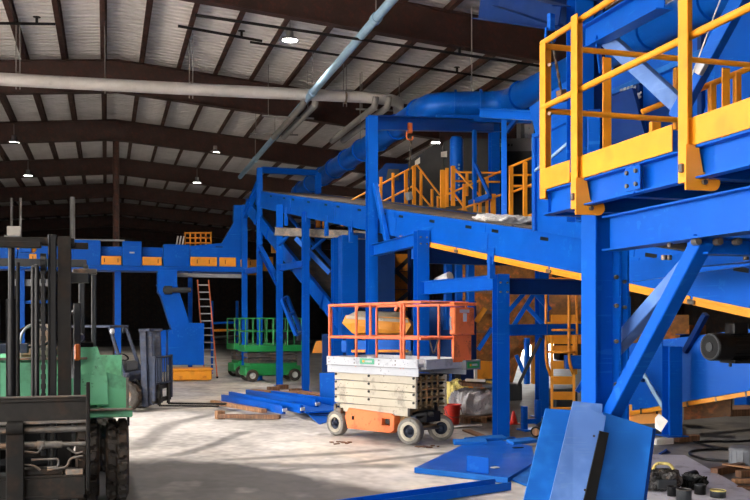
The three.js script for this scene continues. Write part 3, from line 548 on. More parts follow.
// ---- white scissor lift; local: x along the deck towards the near end, z to the near long side, origin on the floor
{
  const turn = Math.atan2(0.87, 0.493);         // local x -> (0.493, -0.87) in X, D
  const t = new Thing('scissor_lift', 'white scissor lift with faded orange guard rails and an orange control box, parked mid floor', 'scissor lift', W(4.38, 0, 14.28), { local: true, turn: -turn });
  // local +x = world (0.493, z +0.87); local +z = world (-0.87, 0.493)
  const z0 = 0.42, z1 = -0.74, xa = -1.0, xb = 1.02;
  // deck
  const deck = t.part('deck', [bx(2.0, 0.05, 1.14, 0, 1.22, (z0 + z1) / 2), bx(2.02, 0.14, 0.03, 0.0, 1.235, z0), bx(2.02, 0.12, 0.024, 0.0, 1.10, z0 - 0.015), bx(2.0, 0.27, 0.03, 0, 1.165, z1), bx(0.03, 0.27, 1.14, xa, 1.165, (z0 + z1) / 2)], M.white);
  t.part('deck_lip', [bx(2.04, 0.012, 0.036, 0, 1.165, z0 + 0.002)], M.conduit, deck);
  for (const x of [-0.95, -0.35, 0.2, 0.55]) for (const y of [1.21, 1.27]) t.part('rivet', [bx(0.02, 0.02, 0.008, x, y, z0 + 0.018)], M.steel, deck);
  t.part('extension_deck', [bx(0.05, 0.15, 1.0, xb + 0.02, 1.225, -0.2), bx(0.3, 0.05, 1.02, 0.9, 1.17, -0.2)], M.white);
  t.part('end_bumper', [bx(0.09, 0.15, 0.36, xb + 0.09, 1.19, -0.72), bx(0.08, 0.16, 0.03, xb + 0.09, 1.19, -0.91)], M.grey);
  const tag = (x, y, z, w, h, ry, name) => { const m = t.part(name, [bx(w, h, 0.006, x, y, z, ry)], ry ? M.liftgreen : M.teal, null, 'green sticker with pale lettering'); const g = []; for (let i = 0; i < 6; i++) g.push(bx(w * 0.07, h * 0.34, 0.004, 0, 0, 0)); const mk = (k, gw) => at(cbox(gw * w, h * 0.36, 0.004), x + Math.cos(ry) * w * k + Math.sin(ry) * 0.004, y, z - Math.sin(ry) * w * k + Math.cos(ry) * 0.004, ry); t.part('lettering', [mk(-0.06, 0.06), mk(0.03, 0.06), mk(0.12, 0.06), mk(0.21, 0.06), mk(0.30, 0.06)], M.white, m); t.part('logo_dot', [mk(-0.24, 0.14)], M.yellow, m); };
  tag(-0.06, 1.245, z0 + 0.019, 0.32, 0.09, 0, 'name_sticker'); tag(xb + 0.14, 1.19, -0.72, 0.3, 0.1, Math.PI / 2, 'name_sticker');
  // scissor stack, long side: six folded arms; end: open boxes seen between the arm ends
  for (let i = 0; i < 4; i++) { const y = 0.98 - i * 0.125, k = i % 2 ? 1 : -1; t.part('scissor_arm', [bx(1.8, 0.119, 0.05, 0.0, y, z0 - 0.09, 0, 0, k * 0.002)], M.cream); t.part('scissor_arm', [bx(1.8, 0.119, 0.05, 0, y, -0.36, 0, 0, -k * 0.002)], M.cream);
    for (const x of [-0.84, 0.84, 0.02]) t.part('pivot_pin', [at(new THREE.CylinderGeometry(0.022, 0.022, 0.6, 8), x, y + 0.055, 0.03 - 0.09, 0, Math.PI / 2)], M.black);
    for (const x of [-0.86, 0.86, -0.1]) t.part('pin_head', [at(new THREE.CylinderGeometry(0.02, 0.02, 0.02, 10), x, y + 0.03, z0 - 0.06, 0, Math.PI / 2)], M.black);
    for (const x of [-0.7, 0.75, 0.87]) t.part('cross_tube', [bx(0.05, 0.03, 0.72, x, y - 0.02, -0.02)], M.tan);
    for (const z of [0.2, 0.07, -0.06, -0.2]) t.part('end_link', [bx(0.05, 0.124, 0.035, 0.86, y, z)], M.tan); }
  t.part('lower_arm', [bx(1.5, 0.13, 0.06, -0.02, 0.475, z0 - 0.1, 0, 0, 0.012)], M.cream); t.part('lower_arm', [bx(1.5, 0.13, 0.06, -0.02, 0.475, -0.34)], M.cream);
  // chassis
  t.part('chassis', [bx(1.5, 0.2, 0.5, -0.05, 0.3, 0.0), bx(0.12, 0.42, 0.5, 0.62, 0.42, 0.0), bx(1.7, 0.06, 0.4, 0, 0.24, 0.0), bx(0.2, 0.24, 0.46, -0.72, 0.34, 0)], M.tan);
  const tray = new THREE.Shape([[-0.52, 0.12], [0.42, 0.12], [0.5, 0.17], [0.5, 0.36], [0.44, 0.4], [-0.5, 0.43], [-0.58, 0.3]].map((p) => new THREE.Vector2(...p)));
  const hole = new THREE.Path([[0.24, 0.21], [0.43, 0.21], [0.43, 0.34], [0.24, 0.34]].map((p) => new THREE.Vector2(...p))); tray.holes.push(hole);
  const cover = t.part('side_tray', [flat(new THREE.ExtrudeGeometry(tray, { depth: 0.12, bevelEnabled: true, bevelSize: 0.012, bevelThickness: 0.012, bevelSegments: 2 })).translate(-0.03, 0.03, z0 - 0.16)], M.orange, null, 'dented orange battery tray cover');
  t.part('latch', [bx(0.1, 0.08, 0.06, 0.3, 0.31, z0 - 0.1), bx(0.03, 0.06, 0.03, -0.42, 0.32, z0 - 0.02)], M.black, cover);
  t.part('hose_guard', [tube(V(0.7, 0.42, 0.2), V(0.95, 0.46, 0.0), 0.05, 8), tube(V(0.78, 0.36, -0.3), V(0.9, 0.6, -0.1), 0.03, 8), bx(0.26, 0.16, 0.34, 0.78, 0.4, -0.05)], M.black);
  t.part('tie_rod', [tube(V(0.82, 0.22, 0.3), V(0.86, 0.22, -0.4), 0.025, 8)], M.steel);
  t.part('ladder_bracket', [bx(0.04, 0.28, 0.05, -0.86, 0.38, z0 - 0.05), bx(0.12, 0.12, 0.1, -0.76, 0.4, z0 - 0.06)], M.steel);
  const wheel = (x, z, ry) => { const w = t.part('wheel', [at(tyreGeo(0.205, 0.13, 40, 0, 1), x, 0.205, z, ry)], M.greytyre); t.part('rim_ring', [at(lathe([[0.1, 0.066], [0.15, 0.07], [0.155, 0.05], [0.1, 0.05]], 24), x, 0.205, z, ry, 0, -Math.PI / 2)], M.cream, w); t.part('rim_ring', [at(lathe([[0.1, -0.066], [0.155, -0.05], [0.15, -0.07], [0.1, -0.07]].reverse(), 24), x, 0.205, z, ry, 0, -Math.PI / 2)], M.cream, w); t.part('hub', [at(hubGeo(0.19, 0.12), x, 0.205, z, ry), at(lathe([[0, 0.03], [0.03, 0.03], [0.035, 0], [0.05, -0.02]], 10), x + 0.075 * Math.cos(ry), 0.205, z - 0.075 * Math.sin(ry), ry, 0, -Math.PI / 2)], M.dustblue, w); t.part('yoke', [at(bx(0.03, 0.26, 0.1, -0.1, 0.3, 0), x, 0, z, ry)], M.dustblue, w); };
  wheel(-0.82, 0.36, -1.57); wheel(0.80, 0.36, -1.35); wheel(0.84, -0.30, -0.75); wheel(-0.82, -0.6, -1.57);
  // guard rails
  const rt = 2.14, rm = 1.62, R = 0.022, rl = t.part('guard_rail', [pipe([V(xa + 0.03, 1.24, z0 - 0.02), V(xa + 0.03, rt, z0 - 0.02), V(0.7, rt + 0.02, z0 - 0.02)], R, 0.06, 8), tube(V(xa + 0.03, rm, z0 - 0.02), V(1.0, rm, z0 - 0.02), R, 8), tube(V(0.6, rt + 0.03, z0 - 0.02), V(1.02, rt + 0.03, z0 - 0.02), R, 8)], M.rail);
  for (const [x, a] of [[-0.34, 1], [-0.02, 0], [0.64, 1], [0.70, 1]]) t.part('rail_post', [tube(V(x, a ? 1.15 : rm, z0 - 0.02), V(x, rt, z0 - 0.02), R, 8)], M.rail, rl);
  for (const x of [-0.28, 0.58]) t.part('corner_gusset', [bar(V(x - 0.02, rt - 0.01, z0 - 0.02), V(x - 0.07, rt - 0.1, z0 - 0.02), 0.02, 0.05)], M.rail, rl);
  t.part('guard_rail', [pipe([V(xa + 0.03, 1.24, z1 + 0.02), V(xa + 0.03, rt, z1 + 0.02), V(1.0, rt, z1 + 0.02)], R, 0.06, 8), tube(V(xa + 0.03, rm, z1 + 0.02), V(1.0, rm, z1 + 0.02), R, 8), tube(V(0.0, 1.2, z1 + 0.02), V(0.0, rt, z1 + 0.02), R, 8)], M.rail);
  t.part('guard_rail', [tube(V(xa + 0.03, rt, z0), V(xa + 0.03, rt, z1), R, 8), tube(V(xa + 0.03, rm, z0), V(xa + 0.03, rm, z1), R, 8), bx(0.03, 0.5, 0.05, xa + 0.02, 1.85, z0 - 0.06)], M.rail);
  t.part('end_rail', [tube(V(1.04, rt + 0.03, z0), V(1.04, rt + 0.03, z1), R, 8), tube(V(1.04, rm, z0), V(1.04, rm, z1), R, 8), tube(V(1.04, 1.22, -0.02), V(1.04, rt, -0.02), R, 8), tube(V(1.04, 1.22, z1 + 0.05), V(1.04, rt + 0.03, z1 + 0.05), R, 8)], M.rail);
  const cb = t.part('control_box', [bx(0.12, 0.43, 0.5, 1.08, 1.885, -0.54, 0, 0, 0, 0.02), bx(0.05, 0.42, 0.44, 1.06, 1.45, -0.55), bx(0.14, 0.05, 0.56, 1.08, 2.15, -0.54)], M.orange, null, 'orange control box with an instruction plate');
  t.part('nameplate', [bx(0.006, 0.05, 0.24, 1.144, 2.04, -0.52)], M.galv, cb); const ip = t.part('instruction_label', [bx(0.006, 0.13, 0.09, 1.144, 1.94, -0.53)], M.paper, cb);
  t.part('cover_edge', [bx(0.02, 0.02, 0.48, 1.145, 1.675, -0.54)], M.rail, cb);
  t.part('cable_loop', [pipe([V(1.07, 1.95, -0.27), V(1.1, 1.85, -0.22), V(1.08, 1.75, -0.27)], 0.014, 0.06, 6)], M.galv);
  t.part('gate_chain', [pipe([V(1.04, 1.6, 0.2), V(1.04, 1.35, 0.1), V(1.04, 1.6, 0.0)], 0.012, 0.1, 6)], M.steel);
  t.part('work_lamp', [at(lathe([[0, 0], [0.05, 0.01], [0.07, 0.06], [0.07, 0.07], [0, 0.07]], 12), -0.2, 1.25, 0.2)], M.galv);
}
// ---- big green forklift; local: x to the photo's right, z towards the camera, origin on the floor under the drive axle
{
  const t = new Thing('green_forklift', 'large worn green forklift with a black mast, seen head-on at the left edge', 'forklift', W(-0.95, 0, 10.15), { local: true, turn: 0.0 });
  for (const s of [-1, 1]) for (const lx of [0.765, 1.06]) { const w = t.part('tyre', [at(tyreGeo(0.43, 0.215, 132, 0.034, 18), s * lx, 0.43, 0, 0, lx)], M.tyre); t.part('wheel_rim', [at(hubGeo(0.43, 0.2), s * lx, 0.43, 0)], M.steel, w); }
  t.part('axle', [at(new THREE.CylinderGeometry(0.09, 0.09, 1.5, 14), 0, 0.43, 0, 0, 0, Math.PI / 2)], M.black);
  // mast
  for (const s of [-1, 1]) {
    t.part('outer_mast', [at(prism(C(0.12, 0.17, 0.03).map(([x, y]) => [x * s, y]).sort(() => 0) , 2.62), 0, 0, 0)].map((g) => g.rotateX(-Math.PI / 2).translate(s * 0.56, 1.4, 0.62)), M.mast);
    t.part('inner_mast', [bx(0.06, 2.5, 0.1, s * 0.455, 1.48, 0.66), bx(0.02, 2.5, 0.13, s * 0.42, 1.48, 0.66)], M.black);
    t.part('lift_chain', Array.from({ length: 42 }, (_, i) => bx(0.045 - 0.012 * (i % 2), 0.05, 0.03, s * 0.37, 0.62 + i * 0.046, 0.74, 0, 0, 0, 0.004)), M.black);
    t.part('lift_cylinder', [tube(V(s * 0.075, 0.4, 0.64), V(s * 0.075, 2.1, 0.64), 0.05, 12), tube(V(s * 0.075, 2.1, 0.64), V(s * 0.075, 2.6, 0.64), 0.03, 12)], M.black);
    t.part('hydraulic_hose', [tube(V(s * 0.31, 0.9, 0.7), V(s * 0.31, 2.3, 0.7), 0.022, 8), pipe([V(s * 0.31, 2.2, 0.7), V(s * 0.31, 2.42, 0.68), V(s * 0.27, 2.42, 0.64), V(s * 0.27, 1.0, 0.62)], 0.02, 0.1, 8)], M.black);
    t.part('hose', [tube(V(s * 0.14, 1.0, 0.72), V(s * 0.14, 2.45, 0.72), 0.018, 8)], M.rubber);
  }
  t.part('mast_crosshead', [bx(1.3, 0.075, 0.12, 0, 2.66, 0.62), bx(0.9, 0.06, 0.1, -0.1, 2.62, 0.72)], M.mast);
  t.part('mast_crosshead', [bx(0.2, 0.06, 0.1, 0.68, 2.63, 0.58)], M.mast);
  t.part('chain_sheave', [at(new THREE.CylinderGeometry(0.09, 0.09, 0.05, 16), 0.37, 2.45, 0.72, 0, 0, Math.PI / 2)], M.black);
  t.part('mast_crossmember', [bx(1.1, 0.12, 0.05, 0, 0.62, 0.56)], M.mast);
  // carriage with fork shanks
  const car = t.part('carriage', [bx(1.56, 0.012, 0.07, 0, 1.171, 0.985), bx(1.56, 0.185, 0.06, 0, 1.045, 0.98), bx(1.56, 0.03, 0.08, 0, 1.15, 0.98), bx(1.52, 0.17, 0.06, 0, 0.34, 0.98), bx(0.03, 0.7, 0.05, 0.46, 0.7, 0.93), bx(0.03, 0.7, 0.05, -0.46, 0.7, 0.93), bx(1.5, 0.02, 0.1, 0, 0.435, 0.96), bx(1.5, 0.04, 0.09, 0, 0.24, 0.97)], M.carriage);
  t.part('carriage_lip', [bx(1.56, 0.03, 0.05, 0, 0.945, 1.0)], M.steel, car); t.part('carriage_lip', [bx(1.56, 0.012, 0.07, 0, 1.184, 0.985)], M.steel, car);
  t.part('end_plate', [bx(0.035, 1.02, 0.1, 0.785, 0.80, 0.98)], M.mast, car); t.part('end_plate', [bx(0.035, 1.02, 0.1, -0.785, 0.80, 0.98)], M.mast, car);
  t.part('shift_rod', [tube(V(-0.76, 0.875, 0.98), V(0.77, 0.875, 0.98), 0.032, 12)], M.steel, car);
  t.part('shift_cylinder', [tube(V(0.0, 0.73, 0.96), V(0.55, 0.73, 0.96), 0.035, 12), tube(V(0.5, 0.73, 0.96), V(0.76, 0.73, 0.96), 0.022, 10), bx(0.07, 0.08, 0.08, 0.36, 0.73, 0.96)], M.steel, car);
  t.part('shift_cylinder', [tube(V(0.2, 0.47, 0.93), V(0.55, 0.47, 0.93), 0.055, 12), tube(V(0.55, 0.48, 0.93), V(0.68, 0.48, 0.93), 0.025, 10)], M.carriage, car);
  for (const pts of [[[0.22, 0.68], [0.34, 0.66], [0.38, 0.72]], [[0.28, 0.6], [0.52, 0.6], [0.52, 0.52], [0.42, 0.52]], [[0.6, 0.7], [0.68, 0.64], [0.74, 0.66]], [[0.42, 0.5], [0.6, 0.52], [0.62, 0.6], [0.74, 0.62]], [[0.1, 0.56], [0.3, 0.55], [0.36, 0.5]]]) t.part('hydraulic_line', [pipe(pts.map(([x, y]) => V(x, y, 1.0)), 0.011, 0.04, 8)], M.steel, car);
  t.part('wood_shim', [bx(0.16, 0.05, 0.08, 0.66, 0.47, 0.97)], M.seat, car);
  for (const lx of [0.145, -0.145]) t.part('fork', [bx(0.155, 0.86, 0.06, lx, 0.52, 1.06), bx(0.14, 0.05, 1.25, lx, 0.075, 1.66, 0, 0.01), at(new THREE.CylinderGeometry(0.07, 0.07, 0.14, 12), lx, 0.9, 1.05, 0, 0, Math.PI / 2)], M.mast);
  // body
  const cowl = t.part('front_cowl', [bx(1.5, 0.48, 0.5, 0.0, 1.24, -0.25, 0, -0.04, 0, 0.03)], M.green);
  t.part('cowl_edge', [bx(1.52, 0.025, 0.1, 0, 1.5, 0.0)], M.seat, cowl);
  const fender = prism([[0.30, 1.05], [0.05, 1.42], [-0.75, 1.44], [-0.75, 0.9], [0.30, 0.9]], 0.34).rotateY(Math.PI / 2 * -1).translate(0, 0, 0);
  t.part('fender', [slab([V(0.86, 1.38, 0.0), V(1.18, 1.28, 0.0), V(1.18, 0.92, 0.04), V(0.86, 0.92, 0.04)].reverse(), 0.75)], M.green); t.part('fender_trim', [bx(0.03, 0.38, 0.05, 1.165, 1.10, 0.04)], M.seat);
  t.part('side_step', [bx(0.46, 0.07, 0.5, 0.98, 0.94, 0.1, 0, 0, 0, 0.012)], M.green); t.part('step_trim', [bx(0.46, 0.02, 0.1, 0.98, 0.985, 0.32)], M.seat);
  t.part('mud_flap', [bx(0.02, 0.1, 0.4, 1.17, 0.86, 0.1)], M.black);
  t.part('right_cowl', [slab([V(0.62, 1.62, -0.02), V(0.86, 1.62, -0.02), V(0.96, 1.30, 0.06), V(0.97, 1.02, 0.1), V(0.74, 1.02, 0.1)].reverse(), 0.3)], M.green);
  t.part('cowl_vent', [bx(0.16, 0.05, 0.1, 0.74, 1.64, -0.06)], M.rubber);
  t.part('engine_hood', [slab([V(-0.2, 1.52, -1.0), V(1.12, 1.50, -0.8), V(1.16, 1.14, -1.9), V(-0.6, 1.14, -1.9)], 0.3)], M.green);
  t.part('counterweight', [lumpy(1.9, 0.85, 0.8, 0.01, 1, 1, 6).translate(0.05, 0.35, -2.2)], M.green);
  t.part('chassis', [bx(1.2, 0.5, 2.4, 0, 0.7, -0.9)], M.black);
  t.part('rear_tyre', [at(tyreGeo(0.36, 0.26, 60, 0.015, 12), 0.9, 0.36, -1.95)], M.tyre); t.part('rear_tyre', [at(tyreGeo(0.36, 0.26, 60, 0.015, 12), -0.9, 0.36, -1.95)], M.tyre);
  t.part('seat', [bx(0.42, 0.14, 0.4, 0.22, 1.55, -0.9, 0, 0, 0, 0.05), bx(0.24, 0.26, 0.1, 0.26, 1.72, -1.05, 0, 0.12, 0, 0.04)], M.seat);
  t.part('steering_wheel', [at(new THREE.TorusGeometry(0.18, 0.016, 8, 24), 0.2, 1.72, -0.5, 0, -0.9), tube(V(0.2, 1.72, -0.5), V(0.2, 1.4, -0.3), 0.025, 8)], M.black);
  t.part('console', [bx(0.5, 0.1, 0.2, -0.1, 1.6, -0.35)], M.dustblue);
  const guard = t.part('overhead_guard', [bx(0.06, 1.0, 0.06, 0.70, 1.95, -0.15), bx(0.05, 0.9, 0.05, 0.82, 1.95, -0.4), bx(0.07, 1.15, 0.07, 0.66, 1.5, 0.1), bx(1.5, 0.08, 0.08, 0, 2.5, -0.15), bx(0.05, 0.05, 0.6, 0.74, 2.46, -0.4), bx(0.24, 0.1, 0.12, 0.66, 2.33, 0.2)], M.charcoal);
  t.part('guard_bracket', [bx(0.24, 0.05, 0.1, 0.74, 2.4, 0.18), bx(0.03, 0.5, 0.06, 0.56, 2.4, 0.3)], M.steel, guard);
  t.part('hose_pipe', [pipe([V(0.62, 1.3, 0.1), V(0.58, 1.95, 0.12), V(0.66, 2.02, 0.12)], 0.015, 0.05, 8)], M.conduit);
  t.part('turn_signal', [bx(0.06, 0.17, 0.05, 0.665, 1.57, 0.2, 0, 0, 0, 0.03)], M.amberlens);
  t.part('head_lamp', [at(lathe([[0, 0.02], [0.04, 0.015], [0.05, -0.02], [0.04, -0.06], [0, -0.08]], 16), 0.66, 1.72, 0.06, 0, Math.PI / 2).translate(0.02, 0, 0)], M.conduit);
  t.part('hand_lever', [pipe([V(0.05, 1.5, -0.3), V(0.1, 1.8, -0.25), V(0.28, 1.9, -0.25)], 0.014, 0.08, 8)], M.conduit);
}
// ---- small dusty forklift behind it; local: x forward (towards its forks), z to the camera
{
  const t = new Thing('small_forklift', 'small dusty blue-grey forklift with forks lowered, parked behind the green one', 'forklift', W(0.54, 0, 20.2), { local: true, turn: -0.42 }); t.g.scale.set(1.1, 0.97, 1.1);
  for (const z of [0.42, -0.42]) { const w = t.part('tyre', [at(tyreGeo(0.33, 0.2, 72, 0.012, 14), 0, 0.33, z, Math.PI / 2)], M.tyre); t.part('wheel_rim', [at(hubGeo(0.33, 0.18), 0, 0.33, z, Math.PI / 2)], M.steel, w); const w2 = t.part('rear_tyre', [at(tyreGeo(0.26, 0.16, 60, 0.01, 12), -1.25, 0.26, z * 0.9, Math.PI / 2)], M.tyre); t.part('wheel_rim', [at(hubGeo(0.26, 0.15), -1.25, 0.26, z * 0.9, Math.PI / 2)], M.steel, w2); }
  t.part('body', [bx(1.1, 0.4, 0.78, -0.62, 0.6, 0, 0, 0, 0, 0.04), bx(0.45, 0.6, 0.9, -1.5, 0.65, 0, 0, 0, 0, 0.12), bx(0.3, 0.2, 0.9, -0.05, 0.75, 0, 0, 0, -0.2, 0.04)], M.dustblue);
  t.part('hood', [bx(0.7, 0.2, 0.6, -0.95, 0.88, 0, 0, 0, 0, 0.06)], M.dustblue);
  t.part('seat', [bx(0.42, 0.1, 0.44, -0.75, 1.02, 0, 0, 0, 0, 0.04), bx(0.1, 0.36, 0.42, -0.98, 1.2, 0, 0, 0, 0.1, 0.04)], M.charcoal);
  t.part('steering_wheel', [at(new THREE.TorusGeometry(0.15, 0.014, 8, 20), -0.25, 1.15, 0, 0, 1.0), tube(V(-0.2, 1.1, 0), V(-0.1, 0.75, 0), 0.02, 8)], M.black);
  t.part('dashboard', [bx(0.14, 0.24, 0.6, -0.08, 0.95, 0, 0, 0, 0, 0.05)], M.charcoal);
  const g = t.part('overhead_guard', [bar(V(0.0, 0.8, 0.4), V(-0.3, 1.8, 0.38), 0.05, 0.06), bar(V(0.0, 0.8, -0.4), V(-0.3, 1.8, -0.38), 0.05, 0.06), bar(V(-1.35, 0.9, 0.4), V(-1.2, 1.8, 0.38), 0.05, 0.06), bar(V(-1.35, 0.9, -0.4), V(-1.2, 1.8, -0.38), 0.05, 0.06), bx(0.96, 0.05, 0.05, -0.75, 1.82, 0.4), bx(0.96, 0.05, 0.05, -0.75, 1.82, -0.4), bx(0.05, 0.05, 0.8, -0.28, 1.82, 0), bx(0.05, 0.05, 0.8, -1.2, 1.82, 0)], M.dustblue);
  for (let i = 0; i < 5; i++) t.part('guard_slat', [bx(0.9, 0.02, 0.03, -0.75, 1.83, -0.28 + i * 0.14)], M.dustblue, g);
  t.part('work_light', [at(lathe([[0, 0.03], [0.055, 0.02], [0.06, -0.02], [0, -0.06]], 12), -0.22, 1.72, 0.44, 0, 0, -Math.PI / 2)], M.galv); t.part('mirror', [bx(0.02, 0.12, 0.08, 0.0, 1.74, 0.46)], M.charcoal);
  for (const z of [0.24, -0.24]) { t.part('outer_mast', [bx(0.12, 1.66, 0.06, 0.34, 0.93, z * 1.15, 0, 0, 0.03)], M.dustblue); t.part('inner_mast', [bx(0.1, 1.62, 0.05, 0.44, 0.95, z * 0.9, 0, 0, 0.03)], M.dustblue); t.part('lift_cylinder', [tube(V(0.32, 0.25, z * 0.5), V(0.30, 1.5, z * 0.5), 0.035, 10)], M.black); t.part('fork', [bx(0.04, 0.45, 0.1, 0.62, 0.36, z * 1.0), bx(1.15, 0.035, 0.1, 1.2, 0.13, z * 1.0)], M.mast); }
  t.part('mast_crosshead', [bx(0.22, 0.06, 0.66, 0.36, 1.74, 0)], M.dustblue); t.part('mast_crossmember', [bx(0.14, 0.06, 0.6, 0.36, 0.4, 0)], M.dustblue);
  const c = t.part('carriage', [bx(0.05, 0.1, 0.9, 0.58, 0.52, 0), bx(0.05, 0.1, 0.9, 0.58, 0.24, 0)], M.mast);
  t.part('load_backrest', [bx(0.03, 0.04, 0.92, 0.6, 1.16, 0), bx(0.03, 0.04, 0.92, 0.6, 0.6, 0), bx(0.05, 0.95, 0.07, 0.6, 0.72, 0.44), bx(0.05, 0.95, 0.07, 0.6, 0.72, -0.44)], M.dustblue, c);
  for (let i = 0; i < 6; i++) t.part('backrest_bar', [bx(0.025, 0.56, 0.025, 0.6, 0.88, -0.34 + i * 0.13)], M.dustblue, c);
  t.part('hose', [pipe([V(0.3, 0.5, 0.3), V(0.2, 0.7, 0.34), V(0.1, 0.6, 0.3)], 0.02, 0.08, 8)], M.black);
}
// ---- two green scissor lifts far behind
{
  const a = PY(268, 381.5, 0);
  const t = new Thing('green_scissor_lift', 'green scissor lift with white-hubbed wheels far back, the right and nearer of the two', 'scissor lift', W(a.x + 0.15, 0, 28.8), { local: true, turn: 0.12, group: 'far green scissor lifts' });
  const R = 0.022;
  t.part('base', [bx(1.8, 0.3, 0.7, 0, 0.33, 0, 0, 0, 0, 0.03), bx(1.5, 0.12, 0.74, 0, 0.5, 0)], M.liftgreen);
  for (const x of [-0.68, 0.68]) for (const z of [0.36, -0.36]) { const w = t.part('wheel', [at(tyreGeo(0.19, 0.1, 28, 0, 1), x, 0.19, z, Math.PI / 2)], M.tyre); t.part('hub', [at(hubGeo(0.2, 0.1), x, 0.19, z, Math.PI / 2)], M.paper, w); }
  for (let i = 0; i < 4; i++) t.part('scissor_arm', [bx(1.6, 0.07, 0.5, 0, 0.6 + 0.085 * i, 0, 0, 0, (i % 2 ? 1 : -1) * 0.012)], M.steel);
  t.part('deck', [bx(1.86, 0.2, 0.78, 0, 1.02, 0, 0, 0, 0, 0.02)], M.liftgreen);
  for (const z of [0.37, -0.37]) { const r = t.part('guard_rail', [tube(V(-0.9, 1.95, z), V(0.9, 1.95, z), R, 6), tube(V(-0.9, 1.55, z), V(0.9, 1.55, z), R, 6)], M.liftgreen); for (const x of [-0.9, -0.45, 0, 0.45, 0.9]) t.part('rail_post', [tube(V(x, 1.1, z), V(x, 1.95, z), R, 6)], M.liftgreen, r); }
  for (const x of [-0.9, 0.9]) t.part('end_rail', [tube(V(x, 1.95, 0.37), V(x, 1.95, -0.37), R, 6), tube(V(x, 1.55, 0.37), V(x, 1.55, -0.37), R, 6)], M.liftgreen);
  t.part('control_box', [bx(0.2, 0.3, 0.16, 0.82, 1.4, 0.42, 0, 0, 0, 0.02)], M.charcoal);
  const b = PY(244, 378, 0); t.copy('green scissor lift far back, the left and farther of the two, half hidden by posts', W(b.x + 0.55, 0, 31.2), 0.2);
}

// ================================================================ THE REST OF THE PLANT
// ---- level sorting line far left, D = 31, running across
{
  const D = 31, yb = 3.54, t = new Thing('sorting_line', 'long level blue sorting line with yellow panels crossing the far left at height', 'conveyor', W(0, 0, D));
  const X = (px) => PD(px, 300, D).x, w = 1.0;
  t.part('bottom_beam', [bx(X(246) - X(-20), 0.16, w, (X(246) + X(-20)) / 2, yb + 0.06, -D - w / 2)], M.blue);
  t.part('bottom_flange', [bx(X(246) - X(-20), 0.03, w + 0.16, (X(246) + X(-20)) / 2, yb - 0.03, -D - w / 2)], M.blue);
  t.part('trough_wall', [bx(X(236) - X(-20), 0.5, 0.06, (X(236) + X(-20)) / 2, yb + 0.5, -D - 0.3)], M.blue);
  t.part('trough_wall', [bx(X(236) - X(-20), 0.6, 0.06, (X(236) + X(-20)) / 2, yb + 0.5, -D - w)], M.blue);
  const hop = (a, b, y1, y0 = yb + 0.1) => t.part('hopper_panel', [bx(X(b) - X(a) - 0.02, y1 - y0, 0.5, (X(a) + X(b)) / 2, (y0 + y1) / 2, -D - 0.2, 0, 0, 0, 0.012)], M.blue);
  hop(-14, 18, 4.42); hop(18, 50, 4.4); hop(73, 101, 4.46); hop(122, 142, 4.45); hop(163, 190, 4.38);
  t.part('name_mark', [bx(0.16, 0.05, 0.006, X(132), 4.08, -D + 0.052)], M.white);
  const box = (a, b, y0, y1, slots) => { const m = t.part('yellow_panel', [bx(X(b) - X(a) - 0.02, y1 - y0, 0.12, (X(a) + X(b)) / 2, (y0 + y1) / 2, -D + 0.02, 0, 0, 0, 0.012)], M.yellow); for (const s of slots) t.part('slot', [bx(0.025, 0.13, 0.006, X(s), (y0 + y1) / 2, -D + 0.083)], M.black, m); };
  box(101, 121.5, 3.68, 3.96, [104.5, 118]); box(142, 162, 3.68, 3.95, [158]); box(190, 217, 3.68, 3.98, [197, 209]); box(219, 236, 3.68, 3.98, [225]); box(240, 262, 3.68, 3.92, [250]); box(29, 37, 3.70, 3.98, [33]);
  t.part('warning_light', [at(lathe([[0, 0.06], [0.1, 0.05], [0.11, 0], [0.1, -0.05], [0, -0.06]], 14), X(33), 4.12, -D + 0.06, 0, Math.PI / 2)], M.yellow); t.part('warning_light', [bx(0.1, 0.14, 0.1, X(19), 4.18, -D + 0.06)], M.yellow);
  t.part('control_box', [bx(0.36, 0.34, 0.3, X(26), 4.18, -D + 0.1, 0, 0, 0, 0.02)], M.blue);
  t.part('cable_tray', [bar(W(X(70), 4.5, D + 0.6), W(X(125), 4.52, D + 0.6), 0.1, 0.06)], M.conduit);
  t.part('junction_box', [bx(0.42, 0.3, 0.3, X(13), 4.72, -D - 0.4, 0, 0, 0, 0.02)], M.paper); t.part('box_bracket', [bar(W(X(3), 4.56, D + 0.4), W(X(20), 4.56, D + 0.4), 0.06, 0.06), bar(W(X(19.5), 4.5, D + 0.4), W(X(19.5), 5.2, D + 0.4), 0.05, 0.05)], M.conduit);
  // sloping end wall up to the tower
  const e = (px, py) => PD(px, py, D - 0.02);
  t.part('end_wall', [slab([e(190, 246), e(190, 268), e(242, 268), e(242, 243), e(222, 243)], 0.3)], M.blue); t.part('end_riser', [slab([e(234, 243), e(242, 243), e(242, 205), e(234, 205)], 0.3)], M.blue); t.part('end_gusset', [slab([e(222, 243), e(234, 243), e(234, 222)], 0.3)], M.blue);
  t.part('slot', [bx(0.24, 0.03, 0.006, X(219), EYE + 72 * 31.2 / F, -D + 0.03)], M.black);
  t.part('underside_rail', [bar(W(X(176), 3.38, D), W(X(246), 3.36, D), 0.2, 0.12)], M.conduit);
  for (const [px, w2] of [[118, 0.2], [191.5, 0.14], [20, 0.2], [-10, 0.2]]) column(t, X(px), D + 0.5, 0, yb - 0.04, w2);
  t.part('guard_plate', [bar(W(X(10), 3.1, D + 0.6), W(X(49), 3.1, D + 0.6), 0.05, 0.22)], M.conduit); t.part('guard_plate', [bar(W(X(6), 2.45, D + 0.6), W(X(50), 2.5, D + 0.6), 0.1, 0.1)], M.blue);
  for (const [a, b] of [[176, 178], [182, 184], [179, 181]]) t.part('lamp_stick', [bar(PD(a, 247, D + 1.4), PD(b, 236, D + 1.4), 0.05, 0.05)], M.paper);
}
